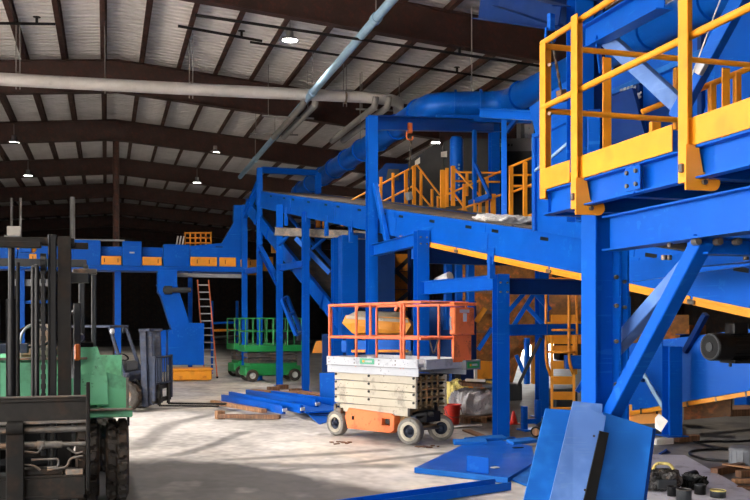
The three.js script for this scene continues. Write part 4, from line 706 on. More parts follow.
{ // orange basket-like cage on the line
  const t = new Thing('orange_cage', 'small orange railed platform standing on the far sorting line', 'railing', PD(198, 246, 32.5));
  const D = 32.5, p = (x, y, d = D) => PD(x, y, d);
  for (const d of [D, D + 0.9]) for (const y of [233, 238, 243]) t.part('rail', [tube(p(185, y, d), p(211, y, d), 0.03, 6)], M.amber);
  for (let i = 0; i < 6; i++) t.part('post', [tube(p(185 + i * 5.2, 232), p(185 + i * 5.2, 248), 0.03, 6)], M.amber);
  for (const x of [185, 211]) t.part('side_rail', [tube(p(x, 233), p(x, 233, D + 0.9), 0.03, 6)], M.amber);
}
{ // blue discharge chute with its yellow foot box
  const D = 30.0, p = (x, y, d = D) => PD(x, y, d), t = new Thing('discharge_chute', 'blue dog-legged discharge chute under the sorting line ending in a blue box', 'chute', PD(188, 366, D));
  t.part('upper_spout', [slab([p(158, 271), p(158, 292), p(166, 303), p(177, 293), p(177, 271)], 0.8)], M.blue);
  t.part('sloping_spout', [slab([p(157, 284, D - 0.06), p(173, 334, D - 0.06), p(193, 334, D - 0.06), p(177, 284, D - 0.06)], 0.7)], M.blue);
  const b = t.part('chute_box', [slab([p(168, 331), p(168, 365), p(204, 365), p(204, 323), p(186, 323)], 1.0)], M.blue);
  t.part('left_flange', [slab([p(155, 332), p(155, 372), p(166, 372), p(166, 330)], 0.12)], M.blue, b);
  t.part('gear_motor', [tube(p(163, 290, D - 0.2), p(191, 290, D - 0.2), 0.08, 12), tube(p(164, 290, D - 0.2), p(172, 290, D - 0.2), 0.13, 12)], M.charcoal);
  const o = p(191.5, 378, 29.6), t2 = new Thing('yellow_foot_box', 'low yellow box standing on the floor under the blue chute', 'box', W(o.x, 0, 29.6), { local: true });
  t2.part('body', [bx(1.2, 0.32, 0.8, 0, 0.18, 0, 0, 0, 0, 0.04)], M.yellow); t2.part('lid', [bx(1.26, 0.07, 0.86, 0, 0.36, 0, 0, 0, 0, 0.02)], M.yellow); for (const x of [-0.46, 0.46]) t2.part('pocket', [bx(0.12, 0.13, 0.02, x * 0.8, 0.1, 0.405)], M.amber);
}
{ // extension ladder leaning on the line
  const a0 = PD(211, 375, 30.4).setY(0.02), a1 = PD(203, 280, 31.0), t = new Thing('extension_ladder', 'tall leaning ladder with red-orange rails and light rungs under the sorting line', 'ladder', a0);
  for (const s of [-0.2, 0.2]) t.part('rail', [bar(add(a0, s, 0, 0), add(a1, s * 0.9, 0, 0), 0.035, 0.09)], M.rail);
  for (let i = 0; i < 13; i++) { const p = lerp(a0, a1, 0.06 + i * 0.074); t.part('rung', [bar(add(p, -0.19, 0, 0), add(p, 0.19, 0, 0), 0.04, 0.035)], M.galv); }
  for (const s of [-0.2, 0.2]) t.part('rubber_foot', [bx(0.06, 0.06, 0.12, a0.x + s, 0.03, a0.z)], M.rubber);
}
{ // low rack far behind ladder
  const p = (x, y) => PD(x, y, 33), t = new Thing('far_rack', 'low blue frame with a yellow rail far back beside the ladder', 'steel frame', p(225, 370));
  t.part('rail', [bar(p(212, 323), p(238, 322.5), 0.08, 0.08)], M.blue); t.part('yellow_rail', [bar(p(214, 330.5), p(236, 330), 0.1, 0.08)], M.amber); for (const x of [212, 237]) t.part('post', [bar(PD(x, 365, 33).setY(0), p(x, 301), 0.08, 0.08)], M.blue); t.part('shelf_plate', [bar(p(212, 337), p(238, 336), 0.7, 0.05)], M.charcoal);
}
// ---- crossover stairs and walkway railings behind the conveyor
const stairRail = (label, f, posts, rails, toes = []) => {
  const t = new Thing('walkway_railing', label, 'railing', P(posts[0][0], posts[0][2], f), { group: 'yellow walkway railings' });
  for (const [x, y0, y1, w = 0.07, df = 0] of posts) t.part('post', [bar(P(x, y1, f + df), P(x, y0, f + df), w, 0.05)], M.yellow);
  for (const [x0, y0, x1, y1, d0 = 0, d1 = 0] of rails) t.part('rail', [tube(P(x0, y0, f + d0), P(x1, y1, f + d1), 0.026, 8)], M.yellow);
  for (const [x0, y0, x1, y1] of toes) t.part('toe_board', [bar(P(x0, y0, f), P(x1, y1, f), 0.03, 0.16)], M.yellow);
};
stairRail('yellow stair railing left of centre, rising to a peak, then dropping', 25.4, [[381, 177, 205], [393, 173, 206], [406, 171, 208, 0.1], [414, 166, 208, 0.1], [421, 171, 210], [432, 189, 212], [438, 196, 214]], [[352, 200, 417, 165], [380, 203, 415, 185], [417, 165, 440, 195], [414, 186, 437, 214]]);
stairRail('yellow stair railing at centre with wide plate posts, under the blue tank', 22, [[443, 170, 208, 0.14], [453, 166, 206, 0.1], [447, 168, 207], [464, 184, 214], [475, 183, 218], [487, 178, 219], [493, 194, 220, 0.13], [480, 195, 219], [467, 172, 196, 0.06, 1], [480, 172, 196, 0.06, 1]], [[439, 198, 502, 171], [445, 215, 503, 194], [452, 166, 480, 196], [450, 188, 472, 218], [453, 172, 502, 173, 1, 1], [455, 181, 500, 182, 1, 1]], [[495, 224, 503, 222]]);
stairRail('yellow walkway railing beside the blue hopper, right of the hopper frame post', 18.8, [[511, 167, 226, 0.09], [525, 162, 217, 0.09], [534, 158, 212]], [[509, 167.5, 536, 156], [510, 193, 536, 183], [511, 186, 536, 186, 0.8, 0.8], [511, 175, 536, 175, 0.8, 0.8]], [[504, 226, 537, 216]]);
{ // posts with knee braces behind the conveyor
  const t = new Thing('hopper_frame', 'blue post frame with knee brace standing behind the railings right of centre', 'steel frame', P(504, 222, 17.6));
  t.part('post', [bar(P(504, 230, 17.6), P(504, 110, 19.4), 0.11, 0.11)], M.blue); t.part('knee_brace', [bar(P(506, 132, 19.4), P(521, 113, 19.2), 0.09, 0.09)], M.blue); t.part('head_beam', [ibeam(P(480, 113, 19), P(541, 116, 17.6), 0.14, 0.18)], M.blue);
  t.part('post', [bar(P(474.5, 200, 22), P(474.5, 130, 22), 0.09, 0.09)], M.blue); t.part('diagonal', [bar(P(474, 162, 22), P(490, 196, 21.6), 0.07, 0.07)], M.blue); t.part('foot_beam', [bar(P(490, 196, 21.6), P(470, 203, 22.2), 0.12, 0.12)], M.blue);
}
{ // dark housings behind the railings
  const t = new Thing('dark_machine_housing', 'large near-black machine housing with tilted roof behind the yellow stairs', 'machine', P(430, 200, 27));
  const p = (x, y, f = 25) => P(x, y, f + 2.2);
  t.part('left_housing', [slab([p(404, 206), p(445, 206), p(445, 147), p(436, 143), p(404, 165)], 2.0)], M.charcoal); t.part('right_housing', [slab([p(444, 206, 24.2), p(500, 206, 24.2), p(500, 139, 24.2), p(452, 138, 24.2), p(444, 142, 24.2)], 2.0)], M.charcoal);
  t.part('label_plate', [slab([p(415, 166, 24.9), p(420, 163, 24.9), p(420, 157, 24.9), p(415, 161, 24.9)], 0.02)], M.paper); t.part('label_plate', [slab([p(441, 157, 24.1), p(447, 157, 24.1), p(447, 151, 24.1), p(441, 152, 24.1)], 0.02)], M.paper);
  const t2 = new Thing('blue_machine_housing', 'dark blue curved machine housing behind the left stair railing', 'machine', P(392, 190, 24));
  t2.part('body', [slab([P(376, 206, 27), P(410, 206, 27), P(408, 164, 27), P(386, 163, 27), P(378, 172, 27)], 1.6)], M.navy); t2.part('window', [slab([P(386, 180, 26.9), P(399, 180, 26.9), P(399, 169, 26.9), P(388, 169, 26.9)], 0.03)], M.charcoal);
  const c = P(456.5, 200, 23.2), h = 64 * 23.2 / F, t3 = new Thing('blue_tank', 'tall blue round-topped tank column with pale lettering down its side', 'tank', c);
  t3.part('shell', [lathe([[0, 0], [0.17, 0], [0.17, h - 0.1], [0.13, h - 0.02], [0, h]], 18).translate(c.x, c.y, c.z)], M.blue);
  for (let i = 0; i < 9; i++) t3.part('letter_mark', [bx(0.05, 0.05, 0.01, c.x + 0.0, c.y + h - 0.75 - i * 0.085, c.z + 0.17)], M.pale);
  const t4 = new Thing('grey_shutter_housing', 'grey roll-shutter housing with a small white sign, behind the blue hopper', 'shutter', P(505, 146, 30));
  t4.part('hood', [slab([P(455, 152, 30), P(533, 151, 27), P(533, 138, 27), P(455, 140, 30)], 0.6)], M.grey); t4.part('sign', [slab([P(497, 147, 28.3), P(516.5, 147, 27.6), P(516.5, 143, 27.6), P(497, 143, 28.3)], 0.03)], M.paper); t4.part('lettering', [6, 9, 12, 15].map((k) => bar(P(496 + k, 145, 28.2 - k * 0.035), P(497.6 + k, 145, 28.16 - k * 0.035), 0.02, 0.07)), M.charcoal);
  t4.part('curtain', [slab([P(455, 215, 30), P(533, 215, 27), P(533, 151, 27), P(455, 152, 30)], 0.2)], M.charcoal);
  const t5 = new Thing('wall_cladding', 'bright white and grey cladding strip high behind the blue hopper', 'panel', P(525, 130, 31)); 
  t5.part('grey_panel', [slab([P(517, 150, 31), P(525, 150, 31), P(525, 121, 31), P(517, 121, 31)], 0.1)], M.conduit); t5.part('white_panel', [slab([P(525, 140, 30.6), P(534, 140, 30.6), P(534, 119, 30.6), P(525, 119, 30.6)], 0.1)], M.white); t5.part('hanger', [tube(P(521, 150, 30.9), P(521, 85, 30.9), 0.03, 6)], M.conduit); t5.part('maroon_panel', [slab([P(440, 150, 31.5), P(517, 150, 31.5), P(517, 122, 31.5), P(440, 122, 31.5)], 0.1)], M.maroon);
}
// ---- hopper over the conveyor, beside the platform
{
  const t = new Thing('blue_hopper', 'tall blue sheet-steel hopper standing on the conveyor next to the platform corner', 'hopper', P(560, 242, 12.6));
  const p = (x, y, f) => P(x, y, f), fl = [p(536, 240, 13.4), p(588, 252, 11.8)];
  const top = (v, Y) => v.clone().setY(Y);
  const b0 = W(fl[0].x, 3.19, -fl[0].z), b1 = W(fl[1].x, 2.92, -fl[1].z);
  t.part('front_wall', [slab([b0, b1, top(b1, 4.55), top(b0, 4.55)], 0.03)], M.blue);
  t.part('back_wall', [slab([add(b0, 1.2, 0, 0.1), top(add(b0, 1.2, 0, 0.1), 4.55), top(b0, 4.55), b0], 0.03)], M.blue);
  t.part('far_side_wall', [slab([add(b0, 1.2, 0, 0.1), add(b1, 1.2, 0, 0.1), top(add(b1, 1.2, 0, 0.1), 4.55), top(add(b0, 1.2, 0, 0.1), 4.55)], 0.03)], M.blue);
  t.part('edge_rib', [bar(b0, top(b0, 4.6), 0.1, 0.08)], M.blue); t.part('edge_rib', [bar(lerp(b0, b1, 0.97), top(lerp(b0, b1, 0.97), 4.5), 0.06, 0.06)], M.blue); t.part('top_rim', [bar(top(b0, 4.56), top(b1, 4.56), 0.1, 0.06)], M.blue); t.part('mid_rib', [bar(add(top(b0, 4.05), -0.03, 0, 0), add(top(b1, 4.35), -0.03, 0, 0), 0.03, 0.04)], M.pale);
  t.part('flared_top', [slab([top(b0, 4.56), top(b1, 4.56), top(add(b1, -0.2, 0, 0), 5.0), top(add(b0, -0.06, 0, 0.1), 5.0)], 0.03)], M.blue);
  lone('plastic_sheet', 'crumpled white plastic sheet lying on the belt against the hopper', 'sheet', [lumpy(0.9, 0.14, 0.9, 0.04, 3, 2, 8).applyMatrix4(new THREE.Matrix4().makeTranslation(0, 0, 0)).rotateX(0.16).translate(CV(14.5, 0, 0.55).x, CV(14.5, 0.49, 0.55).y, -14.5)], M.wrap);
}
// ---- blue machinery behind the platform railing
{
  const t = new Thing('upper_blue_machine', 'big dark blue machine housing with white lettering behind the platform railing', 'machine', W(7.2, 3.4, 9.5));
  const x = 6.8; t.part('side_panel', [bx(0.04, 2.1, 1.3, x, 4.3, -11.4)], M.blue); t.part('side_panel', [bx(0.04, 2.1, 1.28, x, 4.3, -10.08)], M.blue); t.part('side_panel', [bx(0.04, 2.1, 1.28, x, 4.3, -8.76)], M.blue); t.part('side_panel', [bx(0.04, 2.6, 1.6, x, 4.5, -7.3)], M.blue);
  t.part('panel_rib', [bar(W(x - 0.05, 5.05, 12.0), W(x - 0.05, 5.05, 8.2), 0.08, 0.08)], M.sheet); for (const d of [10.74, 9.42, 8.1]) t.part('panel_rib', [bx(0.08, 2.1, 0.08, x - 0.04, 4.3, -d)], M.navy);
  t.part('end_wall', [bx(3, 2.1, 0.05, x + 1.5, 4.3, -12.05)], M.blue); t.part('top_cover', [bx(3, 0.05, 5.6, x + 1.5, 5.37, -9.3)], M.navy); t.part('base_frame', [bar(W(x, 3.25, 12.1), W(x, 3.25, 6.4), 0.2, 0.2)], M.navy);
  const letters = [[620, 90.5], [623.5, 89.3], [627, 88.2], [630.5, 87]]; for (const [px, py] of letters) t.part('letter_stub', [bar(PX(px, py, x - 0.1), PX(px + 2.4, py - 0.8, x - 0.1), 0.01, 0.035)], M.white);
  t.part('lettering', [bar(PX(633, 92, x - 0.1), PX(635.5, 86, x - 0.1), 0.012, 0.03), bar(PX(632, 90, x - 0.1), PX(635.5, 88, x - 0.1), 0.012, 0.04), bar(PX(634.5, 92.5, x - 0.1), PX(635, 89, x - 0.1), 0.012, 0.03)], M.white);
  t.part('lettering', [bar(PX(636.5, 98, x - 0.1), PX(638.5, 93, x - 0.1), 0.012, 0.03), bar(PX(638.5, 98, x - 0.1), PX(641, 96.5, x - 0.1), 0.012, 0.03), bar(PX(639, 94.5, x - 0.1), PX(641.5, 92, x - 0.1), 0.012, 0.03), bar(PX(639, 94.5, x - 0.1), PX(638.5, 98, x - 0.1), 0.012, 0.03)], M.white);
  const p = (px, py) => PX(px, py, 6.15); lone('shield_plate', 'flat dark navy trapezoid shield plate standing behind the railing post', 'plate', [slab([p(596, 162), p(649, 150), p(632, 88), p(596, 103)], 0.05)], M.navy);
  lone('shield_plate', 'tall blue side wall plate at the far right behind the railing', 'plate', [slab([PX(692, 150, 6.35), PX(770, 130, 6.35), PX(770, -20, 6.35), PX(745, -20, 6.35)], 0.05)], M.blue);
}
{ // column, beam and braces above the platform
  const t = new Thing('platform_superstructure', 'blue steel column and beam frame with a pale diagonal brace above the platform railing', 'steel frame', W(4.55, 2.86, 8.4));
  const cp = PD(580, 200, 8.4); t.part('column', [ibeam(W(cp.x, 2.9, 8.4), W(cp.x, 6.2, 8.4), 0.2, 0.2, 0.012, new THREE.Vector3(0, 0, 1))], M.blue); t.part('column', [bx(0.14, 4.0, 0.14, PD(596, 100, 8.55).x, 4.3, -8.55)], M.navy); t.part('stub_post', [bar(PD(594, 175, 8.3).setY(2.9), P(594, 110, 8.9), 0.12, 0.12)], M.blue);
  t.part('beam', [ibeam(P(586, 39, 9.0), P(665, -5, 7.3), 0.14, 0.22)], M.blue); t.part('brace', [bar(P(600, 32, 8.8), P(682, 108, 8.0), 0.1, 0.14)], M.paleLitBlue); t.part('brace', [bar(P(676, 118, 7.9), P(742, -4, 7.4), 0.1, 0.12)], M.blue); t.part('clamp', [bar(P(697, 66, 7.6), P(704, 70, 7.55), 0.06, 0.1)], M.galv); t.part('cable', [tube(P(692, 75, 7.6), P(722, -5, 7.2), 0.006, 5)], M.paper);
  t.part('hanger_plate', [bar(P(597, 35, 8.7), P(601, 70, 8.9), 0.02, 0.16)], M.blue); t.part('roof_beam', [ibeam(P(480, 6, 12.5), P(602, 18, 9.2), 0.2, 0.34)], M.navy); t.part('roof_beam', [ibeam(P(500, -2, 11), P(560, 16, 9.2), 0.2, 0.2)], M.navy);
  stairRail('yellow inner railing behind the platform railing at the far right', 7.9, [[712, 84, 116, 0.06], [737, 72, 108, 0.06]], [[697, 90, 757, 65]], []);
  stairRail('short yellow rail stub and post beside the pale diagonal brace', 8.4, [[677, 68, 130, 0.06], [655, 122, 136, 0.1]], [[642, 112, 667, 102]]);
}
// ---- hoists
{
  const hoist = (label, px, y0, y1, y2, f, g) => {
    const a = P(px, y0, f), t = new Thing('chain_hoist', label, 'hoist', a), s = f / 9 * (f > 15 ? 0.62 : 1);
    t.part('hook', [bx(0.07 * s, 0.16 * s, 0.05 * s, a.x, a.y, a.z, 0.3)], g); t.part('clevis', [pipe([add(a, -0.05 * s, -0.06 * s, 0), add(a, -0.06 * s, -0.17 * s, 0), add(a, 0.03 * s, -0.2 * s, 0), add(a, 0.05 * s, -0.13 * s, 0)], 0.014 * s, 0.04 * s, 8)], g);
    const b = P(px + 1, y1, f), c = P(px + (y2 > 150 ? -1 : 11), y2, f), n = Math.ceil(b.distanceTo(c) / (0.05 * s)), ch = [];
    for (let i = 0; i < n; i++) { const q = lerp(b, c, i / n), q2 = lerp(b, c, (i + 1.2) / n); ch.push(bar(q, q2, (i % 2 ? 0.03 : 0.014) * s, (i % 2 ? 0.014 : 0.03) * s)); }
    t.part('chain', ch, M.belt); t.part('bottom_block', [bx(0.09 * s, 0.12 * s, 0.07 * s, c.x, c.y, c.z, 0.4, 0, 0.3)], g === M.blue ? M.darkwood : M.conduit);
  };
  hoist('blue chain hoist hook with a hanging chain above the platform corner', 551, 22, 40, 96, 8.8, M.blue);
  hoist('orange chain hoist hanging from the gantry beam above the stair railing', 410, 128, 137, 196, 20.3, M.orange);
}
// ---- machines under and behind the conveyor
{
  const p = (x, y, f) => P(x, y, f);
  const t = new Thing('magnet_separator', 'yellow chamfered machine hood with beige top seen through the scissor lift rails', 'machine', p(376, 325, 20.5));
  t.part('hood', [slab([p(342, 323, 20.5), p(352, 333, 20.3), p(406, 333, 20), p(411, 325, 20), p(408, 318, 20), p(346, 315, 20.5)], 0.9)], M.yellow); t.part('top_cover', [slab([p(346, 316, 20.4), p(408, 320, 19.95), p(400, 312, 20.6), p(356, 311, 21)], 0.06)], M.cream);
  for (const x of [355, 396]) t.part('vent', [slab([p(x - 4, 331, 19.9), p(x + 4, 331, 19.9), p(x + 4, 323, 19.9), p(x - 4, 323, 19.9)], 0.02)], M.amber);
  for (const x of [350, 400]) { const q = p(x, 333, 20.6); t.part('leg', [ibeam(W(q.x, 0, -q.z), q, 0.14, 0.14)], M.blue); } t.part('base_rail', [bar(p(343, 346, 20.8), p(412, 345, 20.3), 0.2, 0.25)], M.blue); t.part('drip_rail', [bar(p(350, 351, 20.6), p(408, 351, 20.2), 0.1, 0.06)], M.amber);
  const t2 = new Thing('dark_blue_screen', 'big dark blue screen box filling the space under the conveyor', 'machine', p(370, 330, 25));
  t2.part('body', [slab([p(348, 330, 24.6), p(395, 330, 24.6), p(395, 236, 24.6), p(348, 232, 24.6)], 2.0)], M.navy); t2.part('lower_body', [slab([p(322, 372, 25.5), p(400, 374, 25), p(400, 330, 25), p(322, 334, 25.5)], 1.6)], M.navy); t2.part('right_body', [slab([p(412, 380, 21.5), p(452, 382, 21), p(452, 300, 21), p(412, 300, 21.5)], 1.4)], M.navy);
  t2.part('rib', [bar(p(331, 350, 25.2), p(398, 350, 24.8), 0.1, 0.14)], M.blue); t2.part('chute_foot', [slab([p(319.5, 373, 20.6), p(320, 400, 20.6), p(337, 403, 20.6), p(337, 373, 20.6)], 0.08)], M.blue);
  const t3 = new Thing('yellow_drum_screen', 'yellow panelled drum screen with dark crossed braces deep under the conveyor', 'machine', p(440, 300, 27));
  for (const [a, b, c, d] of [[378, 412, 290, 318], [390, 414, 272, 289], [378, 412, 254, 271], [414, 450, 300, 318]]) t3.part('panel', [slab([p(a, d, 27), p(b, d, 27), p(b, c, 27), p(a, c, 27)], 0.1)], M.amber);
  for (const [a, b, c, d] of [[380, 256, 412, 286], [412, 256, 380, 286], [380, 290, 412, 318], [412, 290, 380, 318]]) t3.part('brace', [bar(p(a, b, 26.7), p(c, d, 26.7), 0.12, 0.12)], M.charcoal);
  t3.part('frame_post', [bar(p(413, 330, 26.6), p(413, 250, 26.6), 0.25, 0.25)], M.navy); t3.part('frame_post', [bar(p(377, 330, 26.6), p(377, 250, 26.6), 0.2, 0.2)], M.navy);
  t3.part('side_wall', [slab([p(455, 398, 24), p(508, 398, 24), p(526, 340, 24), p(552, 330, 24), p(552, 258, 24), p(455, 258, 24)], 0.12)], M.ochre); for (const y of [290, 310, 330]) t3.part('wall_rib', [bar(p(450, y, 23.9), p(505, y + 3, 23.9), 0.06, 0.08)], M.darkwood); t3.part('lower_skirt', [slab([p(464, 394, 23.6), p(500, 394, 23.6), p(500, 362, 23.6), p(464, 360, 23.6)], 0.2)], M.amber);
  t3.part('diagonal', [bar(p(476, 322, 22), p(485, 308, 22), 0.12, 0.12)], M.yellow); t3.part('diagonal', [bar(p(478, 350, 21.6), p(492, 328, 21.6), 0.1, 0.1)], M.blue);
  lone('tube_roll', 'short pale metal roll on blue bracket under the conveyor', 'roll', [tube(p(437, 282, 17.2), p(450, 276, 16.9), 0.085, 14)], M.galv); lone('roll_bracket', 'blue angled bracket holding the pale metal roll under the conveyor', 'bracket', [bar(p(431, 290, 17.4), p(440, 278, 17.3), 0.08, 0.08), bar(p(436, 284, 17.3), p(450, 280, 17.1), 0.05, 0.05)], M.blue);
  for (const x of [448, 458, 470]) lone('bracing_post', ['thin', 'middle', 'right'][[448, 458, 470].indexOf(x)] + ' dark blue post in the gloom under the conveyor, ' + ['left', 'second', 'third'][[448, 458, 470].indexOf(x)] + ' from the roll', 'post', [bar(p(x, 330, 21), p(x, 262, 21), 0.16, 0.16)], M.blue);
  // small yellow motors seen above the pale beam
  [[318, 222], [325, 222], [343, 221], [351, 222], [363, 222]].forEach(([x, y], i) => lone('guard_box', ['first', 'second', 'third', 'fourth', 'fifth'][i] + ' small yellow guard box from the left above the grey beam', 'guard', [bx(0.14, 0.34, 0.14, p(x, y, 27).x, p(x, y, 27).y, p(x, y, 27).z, 0, 0, 0, 0.02)], M.amber, 'yellow guard boxes'));
  [[245, 265, 250], [253, 268, 270], [268, 264, 290], [276, 246, 262]].forEach(([x, y, k], i) => lone('far_guard', ['leftmost', 'second', 'third', 'rightmost'][i] + ' of the amber guard panels deep behind the tower columns', 'guard', [bx(0.35, 0.5, 0.1, p(x, y, 33).x, p(x, y, 33).y, p(x, y, 33).z)], M.amber, 'amber panels behind the tower'));
  lone('side_hood', 'yellow hood low behind the right tower columns', 'hood', [slab([p(312, 353, 26), p(334, 353, 26), p(334, 340, 26), p(316, 341, 26)], 0.5)], M.amber);
}
// ---- lattice frame, yellow caged ladder and drum behind the main column
{
  const p = (x, y, f) => P(x, y, f), t = new Thing('lattice_frame', 'blue lattice frame with crossed braces right of the thick conveyor column', 'steel frame', p(528, 330, 17));
  t.part('beam', [ibeam(p(507, 330, 16.6), p(590, 329, 17.2), 0.16, 0.2)], M.blue); for (const [a, b, c, d] of [[508, 312, 530, 286], [528, 286, 550, 310], [512, 328, 536, 290], [526, 306, 545, 326]]) t.part('brace', [bar(p(a, b, 17.3), p(c, d, 17.3), 0.08, 0.08)], M.blue);
  t.part('brace', [bar(p(518, 386, 17.8), p(541, 338, 17.8), 0.05, 0.06)], M.charcoal); t.part('post', [bar(PY(545, 395, 0).setY(0), p(545, 330, 17.6), 0.1, 0.1)], M.navy); t.part('brace', [bar(p(516, 355, 20), p(528, 383, 20), 0.08, 0.08)], M.blue); t.part('post', [bar(p(527, 384, 20), p(527, 338, 20), 0.1, 0.1)], M.blue); t.part('side_beam', [bar(p(565, 362, 17.2), p(590, 362, 17.2), 0.2, 0.25)], M.blue); t.part('brace', [bar(p(577, 392, 16.8), p(590, 370, 16.8), 0.08, 0.08)], M.blue);
  const t1 = new Thing('yellow_pillar', 'plain yellow sheet pillar in the bright doorway at right of centre', 'pillar', p(539, 385, 25)); t1.part('front_sheet', [slab([p(533, 384, 25), p(546, 385, 24.6), p(546, 336, 24.6), p(533, 336, 25)], 0.06)], M.yellow); t1.part('side_sheet', [slab([p(533, 384, 25), p(533, 336, 25), p(531, 336, 26), p(531, 383, 26)], 0.06)], M.yellow);
  const f = 17.4, t2 = new Thing('caged_ladder', 'yellow fixed ladder with broad plate rungs and a safety cage', 'ladder', p(563, 410, f));
  for (const x of [552, 574]) t2.part('stile', [bar(PY(x, 424, 0).setY(0), p(x, 315, f), 0.05, 0.06)], M.yellow);
  t2.part('top_plate', [bar(p(551, 319, f), p(574, 319, f), 0.05, 0.16)], M.yellow); for (let i = 0; i < 6; i++) t2.part('rung_plate', [bar(p(551, 349.5 + i * 15.4, f), p(574, 349.5 + i * 15.4, f), 0.05, 0.15)], M.yellow);
  t2.part('side_box', [slab([p(548, 344, f + 0.3), p(583, 344, f + 0.3), p(583, 321, f + 0.3), p(548, 322, f + 0.3)], 0.06)], M.yellow);
  for (const x of [546, 569]) t2.part('cage_strap', [pipe([p(x, 284, f - 0.5), p(x, 362, f - 0.5), p(x + 5, 376, f - 0.2)], 0.03, 0.2, 6)], M.amber); t2.part('cage_strap', [pipe([p(576, 284, f - 0.4), p(577, 330, f - 0.4), p(576, 374, f - 0.1)], 0.025, 0.2, 6)], M.amber);  // yellow cage drawn in amber, its shade put into the colour
  for (const y of [330, 352]) t2.part('cage_hoop', [pipe([p(551, y, f), p(546, y, f - 0.4), p(569, y, f - 0.7), p(576, y, f - 0.1)], 0.022, 0.15, 6)], M.amber);
  const t3 = new Thing('ochre_drum', 'rust-yellow curved drum casing with ribs behind the caged ladder', 'drum', p(566, 300, 18.4)), c = p(566, 303, 19);
  t3.part('casing', [tube(add(p(545, 303, 19.2), 0, 0, 0), p(610, 303, 18.7), 0.5, 32)], M.ochre); for (const x of [552, 559, 566, 573]) t3.part('rib', [tube(p(x, 303, 19.15), p(x + 1.2, 303, 19.13), 0.53, 32)], M.amber); 
}
